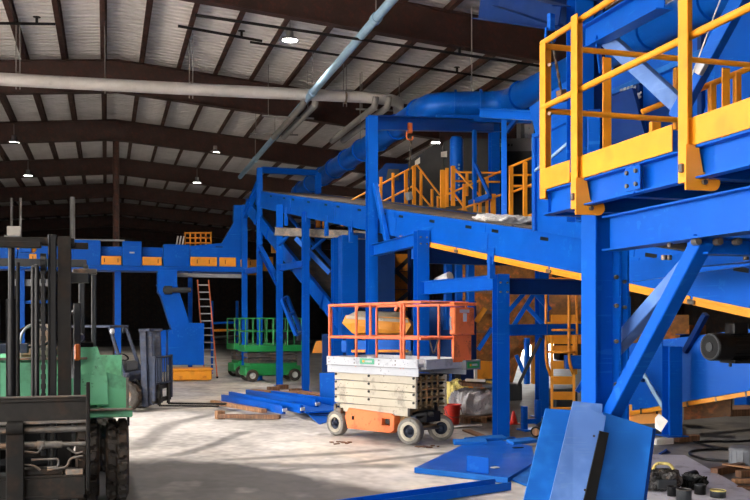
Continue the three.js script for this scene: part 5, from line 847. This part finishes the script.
// ---- lower conveyor, column, boxes and motor at the right
{
  const p = (x, y, f) => P(x, y, f), t = new Thing('lower_conveyor', 'low blue plate-sided conveyor with yellow lower edge at the right behind the platform column', 'conveyor', p(690, 410, 15));
  const A = [p(594, 417, 16.1), p(775, 386, 13.4)], u = [p(594, 348, 16.1), p(775, 326, 13.4)];
  t.part('side_plate', [slab([A[0], lerp(A[0], A[1], 0.42), lerp(u[0], u[1], 0.42), u[0]], 0.05)], M.blue); t.part('side_plate', [slab([lerp(A[0], A[1], 0.425), A[1], u[1], lerp(u[0], u[1], 0.425)], 0.05)], M.blue);
  const e = t.part('lower_edge', [bar(add(A[0], -0.02, -0.04, -0.04), add(A[1], -0.02, -0.04, -0.04), 0.07, 0.07)], M.yellow); for (const k of [0.42, 0.55, 0.7, 0.85]) t.part('clip', [bar(add(lerp(A[0], A[1], k), -0.03, -0.04, -0.08), add(lerp(A[0], A[1], k + 0.012), -0.03, -0.04, -0.08), 0.03, 0.09)], M.steel, e);
  const yp = t.part('yellow_panel', [slab([p(596, 425, 15.7), p(668, 423, 15.2), p(668, 403, 15.2), p(596, 406, 15.7)], 0.05)], M.yellow); for (const x of [640, 656]) t.part('slot', [slab([p(x, 414, 15.2), p(x + 1.5, 414, 15.18), p(x + 1.5, 408, 15.18), p(x, 408, 15.2)], 0.01)], M.black, yp);
  t.part('shaded_skirt', [slab([p(684, 420, 15.3), p(731, 416, 15), p(731, 398, 15), p(684, 402, 15.3)], 0.3)], M.ochre);  // yellow panel drawn in ochre, shade from above put into the colour
  for (const [x, y] of [[640, 380], [652, 392], [703, 381], [722, 376], [742, 372]]) t.part('bolt', [tube(p(x, y, 15), add(p(x, y, 15), 0, 0, -0.1), 0.03, 8)], M.navy);
  const fr = new Thing('right_support_frame', 'blue column with level beam and thin diagonal at the right, on wood blocks', 'steel frame', PY(672, 437, 0.1)), b = PY(672, 436, 0.1);
  fr.part('column', [ibeam(b, W(b.x, EYE - 25 * 15.2 / F, -b.z), 0.22, 0.22, 0.014, new THREE.Vector3(0, 0, 1))], M.blue); fr.part('base_plate', [bx(0.36, 0.02, 0.36, b.x, 0.11, b.z)], M.blue);
  fr.part('beam', [ibeam(p(628, 363, 15.4), p(666, 363, 15.1), 0.14, 0.2)], M.blue); fr.part('diagonal', [bar(p(641, 370, 15.0), p(668, 416, 14.8), 0.06, 0.06)], M.pale); fr.part('diagonal', [bar(p(685, 352, 14.6), p(706, 314, 14.2), 0.09, 0.09)], M.navy);
  fr.part('long_beam', [ibeam(p(680, 340, 15.4), p(760, 344, 16.5), 0.2, 0.2)], M.navy);
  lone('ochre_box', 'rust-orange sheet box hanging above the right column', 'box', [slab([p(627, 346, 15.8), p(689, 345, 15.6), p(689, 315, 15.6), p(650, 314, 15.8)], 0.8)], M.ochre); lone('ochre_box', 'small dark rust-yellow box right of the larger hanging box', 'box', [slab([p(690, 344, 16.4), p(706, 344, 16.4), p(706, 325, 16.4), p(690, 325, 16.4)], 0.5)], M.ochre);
  const wb = (label, a, f2, l, h, m) => lone('wood_block', label, 'wood block', [bx(l, h, 0.14, PY(a, f2, 0).x, h / 2, PY(a, f2, 0).z, 0.15)], m, 'wood blocks under the right column');
  wb('pale wood block under the left side of the right blue column', 662, 444, 0.34, 0.09, M.paper); wb('dark wood block under the right side of the blue column', 687, 441.5, 0.4, 0.1, M.darkwood);
  // level blue cover plate above, behind the main beam
  lone('cover_plate', 'level blue cover plate behind the platform main beam', 'plate', [slab([PX(630, 282, 5.6), PX(760, 264, 5.6), PX(760, 240, 5.6), PX(630, 262, 5.6)], 0.04)], M.blue);
  // motor
  const m = p(711, 347, 10.0), ax = new THREE.Vector3(1, 0, -0.12).normalize(), mt = new Thing('electric_motor', 'black finned electric motor with round fan cowl at the right picture edge', 'motor', m);
  const q = (k, x = 0, y = 0) => m.clone().addScaledVector(ax, k).add(V(0, y, 0));
  const cl = mt.part('fan_cowl', [tube(q(0), q(0.22), 0.15, 24), tube(q(-0.02), q(0.0), 0.125, 24, 0.15)], M.black); mt.part('cowl_hub', [tube(q(-0.03), q(-0.02), 0.05, 16)], M.charcoal, cl); mt.part('cowl_ring', [at(new THREE.TorusGeometry(0.135, 0.012, 8, 28), q(-0.012).x, m.y, q(-0.012).z, Math.PI / 2 + 0.12)], M.charcoal, cl);
  mt.part('body', [tube(q(0.22), q(0.8), 0.135, 24)], M.black); for (let i = 0; i < 18; i++) { const w = i / 18 * Math.PI * 2, o = V(0, Math.cos(w) * 0.145, Math.sin(w) * 0.145); mt.part('fin', [bar(q(0.24).add(o), q(0.78).add(o), 0.012, 0.012)], M.black); }
  mt.part('terminal_box', [bx(0.2, 0.13, 0.16, q(0.36).x, m.y + 0.2, q(0.36).z, 0, 0, 0, 0.015)], M.black); mt.part('nameplate', [bx(0.12, 0.06, 0.01, q(0.5).x, m.y, q(0.5).z + 0.145)], M.grey); mt.part('foot', [bx(0.5, 0.04, 0.26, q(0.5).x, m.y - 0.16, q(0.5).z)], M.black); mt.part('gear_flange', [tube(q(0.8), q(0.9), 0.2, 20), tube(q(0.9), q(1.3), 0.16, 20)], M.blue);
  mt.part('mounting_bracket', [bx(0.1, 0.7, 0.3, q(1.1).x, m.y + 0.2, q(1.1).z)], M.blue); mt.part('drain_plug', [bx(0.03, 0.08, 0.03, q(0.27).x, m.y - 0.18, q(0.27).z)], M.black);
}

// ================================================================ THINGS LYING ABOUT
// ---- leaning panels against the platform column
{
  const q = (px, py, f) => P(px, py, f), fl = (px, py) => PY(px, py, 0.02);
  const pan = (name, label, c, th, m) => { const t = new Thing(name, label, 'panel', c[0]); return [t, t.part('sheet', [slab(c, th)], m)]; };
  pan('leaning_panel', 'plain blue panel leaning at the back left of the leaning sheets', [q(546, 408.5, 6.15), fl(497, 612), fl(560, 612), q(590, 411, 6.15)], 0.03, M.sheet)[0];
  { const c = [q(573.5, 401, 6.0), fl(522, 618), fl(572, 618), q(606, 416, 5.97), q(602, 415, 5.98), q(602.5, 404, 6.0)]; const [t] = pan('leaning_panel', 'pale scuffed narrow blue panel with a notched top corner, frontmost of the leaning sheets', c, 0.025, M.paleLitBlue); for (const [x, y, f] of [[594, 436, 5.86], [585, 490, 5.68]]) t.part('hole', [tube(q(x, y, f - 0.02), q(x, y, f + 0.01), 0.008, 8)], M.black); }
  { const c = [q(603, 412, 6.1), fl(566, 610), fl(632, 612), q(656, 429, 6.05)]; const [t, s] = pan('leaning_panel', 'wide cloudy blue panel with a thick dark edge, rightmost of the leaning sheets', c, 0.03, M.sheet); t.part('edge_flange', [slab([c[3], c[2], add(c[2], 0.07, 0, 0.25), add(c[3], 0.035, -0.03, 0.24)], 0.02)], M.navy); }
  lone('rubber_strip', 'black rubber strip leaning between the two front blue panels', 'strip', [slab([q(600, 431, 5.86), fl(558, 614), fl(573, 614), q(609, 433, 5.86)], 0.02)], M.rubber);
  const tg = new Thing('paper_tag', 'crumpled white paper tag stuck on the top right corner of a leaning panel', 'tag', q(661, 423, 6.0)); tg.part('sheet', [slab([q(655, 418, 6.0), q(655, 428, 6.0), q(661, 432, 5.98), q(668, 421, 5.98), q(659, 413.5, 6.0)], 0.004)], M.paper);
}
// ---- flat blue plates and a channel on the floor
{
  const f = (px, py, y = 0.06) => PY(px, py, y);
  const t = new Thing('floor_plate', 'large flat blue plate on the floor with a ragged back edge and upright tab', 'plate', f(480, 462).setY(0));
  const c = [f(414.5, 468), f(508, 478), f(535, 461.5), f(532, 446), f(487, 437.5), f(461, 445.5)];
  t.part('plate', [slab(c, 0.05)], M.blue); t.part('front_edge', [bar(f(414.5, 470, 0.04), f(508, 480.5, 0.04), 0.02, 0.07)], M.sheet);
  t.part('upright_tab', [slab([f(466.5, 471.5, 0.065), f(488.5, 474, 0.065), f(488.5, 474, 0.065).setY(0.26), f(466.5, 471.5, 0.065).setY(0.26)], 0.012)], M.blue);
  for (const [x, y, w] of [[470, 444, 0.5], [481, 441, 0.55], [493, 440, 0.4], [522, 443, 0.5]]) t.part('folded_edge', [bx(w, 0.05, 0.16, f(x, y).x, 0.09, f(x, y).z, rr(-0.4, 0.4), 0.15)], M.sheet);
  t.part('slot', [bx(0.16, 0.01, 0.05, f(518, 448).x, 0.066, f(518, 448).z)], M.black);
  lone('scrap_flake', 'small white scrap of paper on the flat blue floor plate', 'scrap', [bx(0.1, 0.015, 0.07, f(495, 467.5, 0.07).x, 0.072, f(495, 467.5, 0.07).z, 0.4)], M.paper);
  const a = f(330, 506, 0.05), b = f(497, 483, 0.05), t2 = new Thing('steel_channel', 'long blue steel channel lying open side up on the floor at the bottom', 'channel', a.clone().setY(0));
  const d = b.clone().sub(a).normalize(), s = new THREE.Vector3(-d.z, 0, d.x); const o = (v, k, y) => v.clone().addScaledVector(s, k).setY(y);
  t2.part('web', [bar(o(a, 0.1, 0.012), o(b, 0.1, 0.012), 0.26, 0.016)], M.blue); t2.part('flange', [bar(o(a, -0.03, 0.05), o(b, -0.03, 0.05), 0.014, 0.09)], M.blue); t2.part('flange', [bar(o(a, 0.23, 0.05), o(b, 0.23, 0.05), 0.014, 0.09)], M.blue);
  lone('floor_sheet', 'small pale blue sheet on the floor beside the left leaning panel', 'sheet', [slab([f(512, 479, 0.03), f(545, 492, 0.03), f(545, 468, 0.03), f(530, 466, 0.03)], 0.02)], M.sheet);
}
// ---- pile of blue channels and timber in mid floor
{
  const f = (px, py, y) => PY(px, py, y);
  const ch = (label, x0, y0, h0, x1, y1, h1, w, m = M.blue, nm = 'blue_channel', cat = 'channel') => { const a = f(x0, y0, h0), b = f(x1, y1, h1), t = new Thing(nm, label, cat, a, { group: 'pile on the floor' }); if (m === M.blue) { t.part('channel', [prof(C(w, 0.065, 0.012).map(([x, y]) => [y, x]).reverse(), a, b)], m); const e = t.part('end_plate', [bar(b, add(b, 0.02, 0, -0.02), w * 0.9, 0.06)], M.paper); } else t.part('board', [bar(a, b, w, 0.08)], m); };
  ch('front blue channel of the floor pile, with a pale end', 222.5, 398, 0.14, 284, 410, 0.16, 0.16);
  ch('second blue channel of the floor pile, longest one reaching the middle', 230, 395, 0.2, 302, 409, 0.2, 0.16);
  ch('third blue channel of the floor pile, lying behind the long one', 247, 393.5, 0.2, 317, 404, 0.24, 0.18);
  ch('fourth blue channel of the floor pile, its end behind the lift wheel', 272, 395, 0.2, 338, 404, 0.22, 0.2);
  const t = new Thing('blue_sheet_stack', 'stacked thin blue sheets at the right end of the floor pile', 'sheets', f(316, 412, 0), { group: 'pile on the floor' });
  t.part('sheet', [slab([f(292, 402, 0.2), f(306, 412, 0.16), f(338, 410, 0.16), f(330, 399, 0.2)], 0.03)], M.blue); t.part('sheet', [slab([f(298, 406, 0.12), f(310, 414, 0.1), f(338, 414, 0.1), f(334, 405, 0.12)], 0.03)], M.navy); t.part('bent_sheet', [slab([f(305, 411, 0.12), f(320, 424, 0.01), f(330, 421, 0.01), f(322, 410, 0.12)], 0.02)], M.blue);
  ch('brown timber with a cut end under the front of the floor pile', 218, 416, 0.06, 280, 417, 0.06, 0.12, M.darkwood, 'timber', 'timber'); ch('light thin board in front of the blue channels of the pile', 213, 402, 0.1, 264, 411, 0.1, 0.14, M.wood, 'timber', 'timber'); ch('light board behind the blue channels of the pile', 250, 391, 0.08, 300, 394, 0.08, 0.3, M.wood, 'timber', 'timber'); ch('board behind the sheets at the right of the pile', 296, 392, 0.1, 322, 396, 0.1, 0.3, M.wood, 'timber', 'timber');
  lone('timber_block', 'upright light cut timber end at the left of the floor pile', 'timber', [bx(0.16, 0.16, 0.14, f(219, 413, 0.1).x, 0.08, f(219, 413, 0.1).z + 0.14, 0.3)], M.wood, 'pile on the floor');
  [[272, 388.5, 'left'], [281, 386.5, 'middle'], [294, 390.5, 'right']].forEach(([x, y, n]) => lone('packing_block', n + ' of the small brown packing blocks by the far tower feet', 'wood block', [bx(0.3, 0.12, 0.2, f(x, y + 2, 0).x, 0.06, f(x, y + 2, 0).z + 0.2, 0.2)], M.darkwood, 'packing blocks'));
  for (const [x, y, n] of [[343, 443, 'left'], [428, 447, 'right']]) { const g = []; for (let i = 0; i < 7; i++) g.push(bx(rr(0.03, 0.12), 0.015, rr(0.03, 0.08), rr(-0.2, 0.2), 0.008, rr(-0.12, 0.12), rr(0, 3))); lone('debris', 'scatter of small dark debris on the floor just ' + n + ' of the lift', 'debris', g.map((k) => k.translate(f(x, y, 0).x, 0, f(x, y, 0).z)), M.darkwood).userData.kind = 'stuff'; }
}
// ---- around the foot of the thick column
{
  const f = (px, py, y = 0) => PY(px, py, y), b = f(452.5, 424);
  const t = new Thing('red_bucket', 'red plastic bucket standing behind the scissor lift wheel', 'bucket', b, { local: true });
  t.part('body', [lathe([[0, 0.01], [0.12, 0.0], [0.15, 0.34], [0.165, 0.34], [0.165, 0.36], [0.14, 0.36], [0.115, 0.03], [0, 0.03]], 24)], M.red); t.part('rim_band', [lathe([[0.15, 0.27], [0.162, 0.27], [0.164, 0.29], [0.15, 0.29]], 24)], M.red); t.part('handle', [pipe([V(-0.16, 0.3, 0.02), V(-0.14, 0.14, 0.16), V(0.14, 0.14, 0.16), V(0.16, 0.3, 0.02)], 0.006, 0.1, 6)], M.steel);
  const w = f(486, 423), tp = new Thing('wrapped_pallet', 'plastic-wrapped pallet load with odds and ends on top, left of the thick blue column', 'pallet', w.clone(), { local: true, turn: 0.15 });
  tp.part('wrapped_load', [lumpy(0.78, 0.50, 0.7, 0.025, 4, 3, 14).translate(0, 0.1, -0.45)], M.wrap); for (const x of [-0.35, 0, 0.35]) tp.part('pallet_block', [bx(0.12, 0.1, 0.8, x, 0.05, -0.45)], M.wood); tp.part('pallet_board', [bx(0.9, 0.02, 0.82, 0, 0.105, -0.45)], M.wood);
  lone('insulation_bale', 'yellow insulation bale behind the red bucket', 'insulation', [lumpy(0.42, 0.62, 0.45, 0.03, 3, 1, 10).translate(f(466, 412).x, 0, f(466, 412).z - 0.55)], M.insul);
  [['cardboard_box', 'flattened brown box on the wrapped pallet', -0.15, 0.7, M.darkwood, 0.4, 0.06], ['duct_piece', 'grey sheet offcut lying on the wrapped pallet', 0.15, 0.68, M.grey, 0.5, 0.05], ['white_board', 'white board offcut on top of the wrapped pallet', -0.05, 0.76, M.paper, 0.36, 0.05], ['blue_offcut', 'yellow offcut lying at the right of the wrapped pallet', 0.3, 0.7, M.insul, 0.2, 0.08]].forEach(([n, l, x, y, m, s, h]) => lone(n, l, 'offcut', [bx(s, h, s * 0.8, w.x + x, y, w.z - 0.4, rr(-0.5, 0.5), rr(-0.1, 0.1), rr(-0.1, 0.1))], m, 'odds and ends on the wrapped pallet'));
  const k = f(452, 405), bn = new Thing('blue_bin', 'worn dusty blue steel bin behind the end of the scissor lift', 'bin', k.clone(), { local: true });
  bn.part('shell', [bx(0.42, 0.75, 0.5, -0.06, 0.4, -0.6, 0.1, 0, 0, 0.04)], M.dustblue); bn.part('band', [bx(0.44, 0.05, 0.52, -0.06, 0.6, -0.6, 0.1)], M.dustblue); bn.part('dark_side', [bx(0.2, 0.8, 0.45, 0.27, 0.42, -0.6, 0.1, 0, 0, 0.05)], M.charcoal);
  lone('white_stake', 'upright white board standing left of the thick blue column', 'board', [bx(0.06, 0.55, 0.05, f(492.5, 424).x + 0.08, 0.75, f(492, 424).z - 1.0)], M.paper);
  lone('floor_board', 'long grey board on the floor below the red bucket', 'board', [bar(f(447, 428, 0.02), f(480, 425, 0.02), 0.12, 0.03)], M.paper); lone('floor_board', 'dark plank on the floor right of the lift, pointing at the thick column', 'board', [bar(f(466, 430, 0.02), f(492, 440, 0.02), 0.14, 0.03)], M.darkwood);
  const cn = f(513.5, 424), tc = new Thing('red_cone', 'small red cone right of the thick blue column', 'cone', cn, { local: true }); tc.part('cone', [lathe([[0, 0.24], [0.02, 0.24], [0.075, 0.02], [0, 0.02]], 20)], M.red); tc.part('base', [bx(0.2, 0.02, 0.2, 0, 0.01, 0)], M.red);
  const g = f(534, 431), ts = new Thing('blue_stand', 'low blue steel stand with two uprights right of the thick column', 'stand', g, { local: true, turn: 0.1 });
  for (const x of [-0.13, 0.14]) ts.part('upright', [bx(0.09, 0.42, 0.09, x, 0.21 + (x > 0 ? 0.1 : 0), -0.1)], M.blue); ts.part('crossbar', [bx(0.36, 0.08, 0.08, 0, 0.16, -0.1)], M.blue); ts.part('foot_plate', [bx(0.4, 0.03, 0.3, 0, 0.015, -0.1)], M.blue);
  lone('black_roller', 'black roller with a round pale end in front of the blue stand', 'roller', [tube(f(536, 432, 0.09).setY(0.09), add(f(536, 432).setY(0.15), 0.42, 0, 0.3), 0.09, 16)], M.black); lone('roller_core', 'round pale wood core end of the black roller', 'core', [tube(add(f(536, 432, 0.09).setY(0.09), -0.012, 0, -0.01), f(536, 432, 0.09).setY(0.09), 0.06, 16)], M.wood);
  [[494, 386], [506, 392], [560, 398]].forEach(([x, y], i) => lone('far_crate', ['left', 'middle', 'right'][i] + ' of the dark crates low in the gloom behind the thick column', 'crate', [bx(0.6, 0.4, 0.5, f(x, y + 8).x, 0.2, f(x, y + 8).z, 0.2, 0, 0, 0.02)], M.charcoal, 'dark crates'));
}
// ---- tools, cables and timber at the lower right
{
  const f = (px, py, y = 0) => PY(px, py, y);
  lone('lilac_board', 'long pale lilac-white board lying on the floor at the lower right', 'board', [slab([f(640, 454, 0.03), f(610, 520, 0.03), f(800, 520, 0.03), f(685, 455, 0.03)], 0.025)], std(new THREE.Color(0.50, 0.50, 0.58), { m: T.worn, r: 0.6 }));
  const tb = f(662, 490, 0.03), t = new Thing('tool_bag', 'grey plastic-covered tool bag with a yellow handle on the pale board', 'bag', tb, { local: true, turn: -0.35 });
  t.part('bag', [lumpy(0.38, 0.22, 0.28, 0.03, 3, 5, 12)], std(new THREE.Color(0.10, 0.10, 0.105), { m: T.dirt, r: 0.35, bumpMap: T.bump, bumpScale: 0.03 })); t.part('handle', [pipe([V(-0.1, 0.2, -0.04), V(-0.05, 0.29, -0.05), V(0.1, 0.28, -0.05), V(0.15, 0.2, -0.04)], 0.018, 0.05, 8)], M.insul); t.part('pocket', [bx(0.2, 0.1, 0.03, 0.02, 0.09, 0.145, 0, 0.15)], M.charcoal);
  const dr = f(690, 487, 0.03), t2 = new Thing('power_drill', 'dark cordless power tool lying on the pale board', 'tool', dr, { local: true, turn: 0.5 });
  t2.part('body', [at(new THREE.CylinderGeometry(0.045, 0.05, 0.2, 16), 0.02, 0.13, 0, 0, 0, Math.PI / 2)], M.black); t2.part('chuck', [at(new THREE.CylinderGeometry(0.02, 0.04, 0.07, 14), -0.11, 0.13, 0, 0, 0, Math.PI / 2)], M.charcoal); t2.part('grip', [bx(0.05, 0.13, 0.045, 0.06, 0.06, 0, 0, 0, 0.2, 0.012)], M.black); t2.part('battery', [bx(0.12, 0.05, 0.08, 0.06, 0.025, 0, 0, 0, 0, 0.01)], M.charcoal);
  const can = (label, x, y, r, h, m, top) => { const c = f(x, y, 0.03), tt = new Thing('tin_can', label, 'can', c, { local: true, group: 'cans on the pale board' }); tt.part('can', [lathe([[0, 0], [r, 0], [r, h], [r * 0.92, h], [r * 0.92, h - 0.015], [0, h - 0.015]], 20)], m); tt.part('rim', [at(new THREE.TorusGeometry(r, 0.005, 6, 24), 0, h, 0, 0, Math.PI / 2)], top); if (top === M.insul) tt.part('dried_paint', [lathe([[0, h - 0.008], [r * 0.9, h - 0.012]], 16)], top); };
  can('dark paint can at the bottom, front one on the pale board', 684, 502, 0.075, 0.13, M.charcoal, M.steel); can('dark can with a yellow rim and yellow contents on the pale board', 718, 497, 0.08, 0.07, M.charcoal, M.insul); can('small dark can between the tool bag and the paint can', 672, 496, 0.05, 0.1, M.black, M.black); can('dark can behind the yellow-rimmed one', 700, 494, 0.06, 0.1, M.black, M.charcoal);
  { const pb = f(693, 489, 0.03), pt = new Thing('tool_pouch', 'black crumpled tool pouch heaped behind the cans on the pale board', 'pouch', pb, { local: true, turn: 0.3 }); pt.part('pouch', [lumpy(0.3, 0.13, 0.2, 0.03, 5, 2, 12)], M.rubber); pt.part('flap', [lumpy(0.16, 0.05, 0.16, 0.015, 4, 7, 8).translate(-0.06, 0.11, 0.02)], M.charcoal); pt.part('buckle', [bx(0.04, 0.03, 0.012, 0.06, 0.1, 0.1, 0.2)], M.steel); }
  for (const [x, y, n] of [[678, 484, 'left'], [697, 482, 'right']]) lone('glove', 'dark crumpled work glove, ' + n + ' one beside the power tool', 'glove', [lumpy(0.14, 0.06, 0.1, 0.015, 4, x, 8).translate(f(x, y, 0.03).x, 0.03, f(x, y, 0.03).z)], M.rubber, 'work gloves');
  lone('blue_offcut', 'small dark blue triangular steel offcut on the floor behind the tool bag', 'offcut', [slab([f(659, 455, 0.02), f(671, 453, 0.02), f(667, 450, 0.12)], 0.02)], M.navy);
  const loop = (label, pts) => lone('cable', label, 'cable', [pipe(pts.map(([x, y]) => f(x, y, 0.02)), 0.018, 0.6, 8)], M.black, 'black cables on the floor');
  loop('black cable lying in a wide loop on the floor at right, nearer strand', [[731, 461], [705, 459.5], [690, 455], [689, 451], [708, 449], [735, 449], [760, 450]]); loop('black cable lying across the floor behind the looped strand', [[694, 442], [712, 447], [730, 449], [755, 448.5]]); loop('black cable running straight to the right picture edge', [[697, 442], [715, 441], [735, 441.5], [760, 440]]);
  const bk = f(743, 466), t3 = new Thing('grey_drum', 'short ribbed grey drum on the floor at the right picture edge', 'drum', bk, { local: true }); t3.part('shell', [lathe([[0, 0], [0.17, 0], [0.17, 0.05], [0.18, 0.06], [0.17, 0.07], [0.17, 0.2], [0.18, 0.21], [0.17, 0.22], [0.165, 0.25], [0, 0.25]], 28)], M.grey); for (let i = 0; i < 14; i++) t3.part('rib', [bx(0.012, 0.22, 0.012, 0.173 * Math.cos(i * 0.449), 0.12, 0.173 * Math.sin(i * 0.449))], M.grey);
  const pal = (label, x0, y0, x1, y1, w, h, yb, m) => lone('pallet_timber', label, 'timber', [bar(f(x0, y0, yb), f(x1, y1, yb), w, h)], m, 'broken pallet timbers');
  pal('dark timber lying at the left of the broken pallet heap', 714, 472, 742, 466, 0.1, 0.09, 0.045, M.darkwood); pal('light thin timber on top of the broken pallet heap', 724, 464, 765, 470, 0.09, 0.02, 0.12, M.wood); pal('brown timber in the middle of the broken pallet heap', 738, 474, 765, 472, 0.1, 0.08, 0.06, M.darkwood); pal('orange-brown timber at the front of the broken pallet heap', 733, 481, 770, 481, 0.1, 0.05, 0.03, M.wood); pal('dark front timber of the broken pallet heap, lowest one', 737, 487, 775, 490, 0.1, 0.03, 0.02, M.darkwood);
  lone('far_crate', 'low brown pallet far right on the bright floor strip', 'pallet', [bx(1.0, 0.14, 0.8, f(738, 414).x, 0.07, f(738, 414).z)], M.darkwood); lone('blue_stand', 'blue machine foot far off at the right picture edge', 'stand', [bx(0.4, 0.5, 0.4, f(748, 408).x, 0.25, f(748, 408).z)], M.blue);
}

renderer.render(scene, camera);
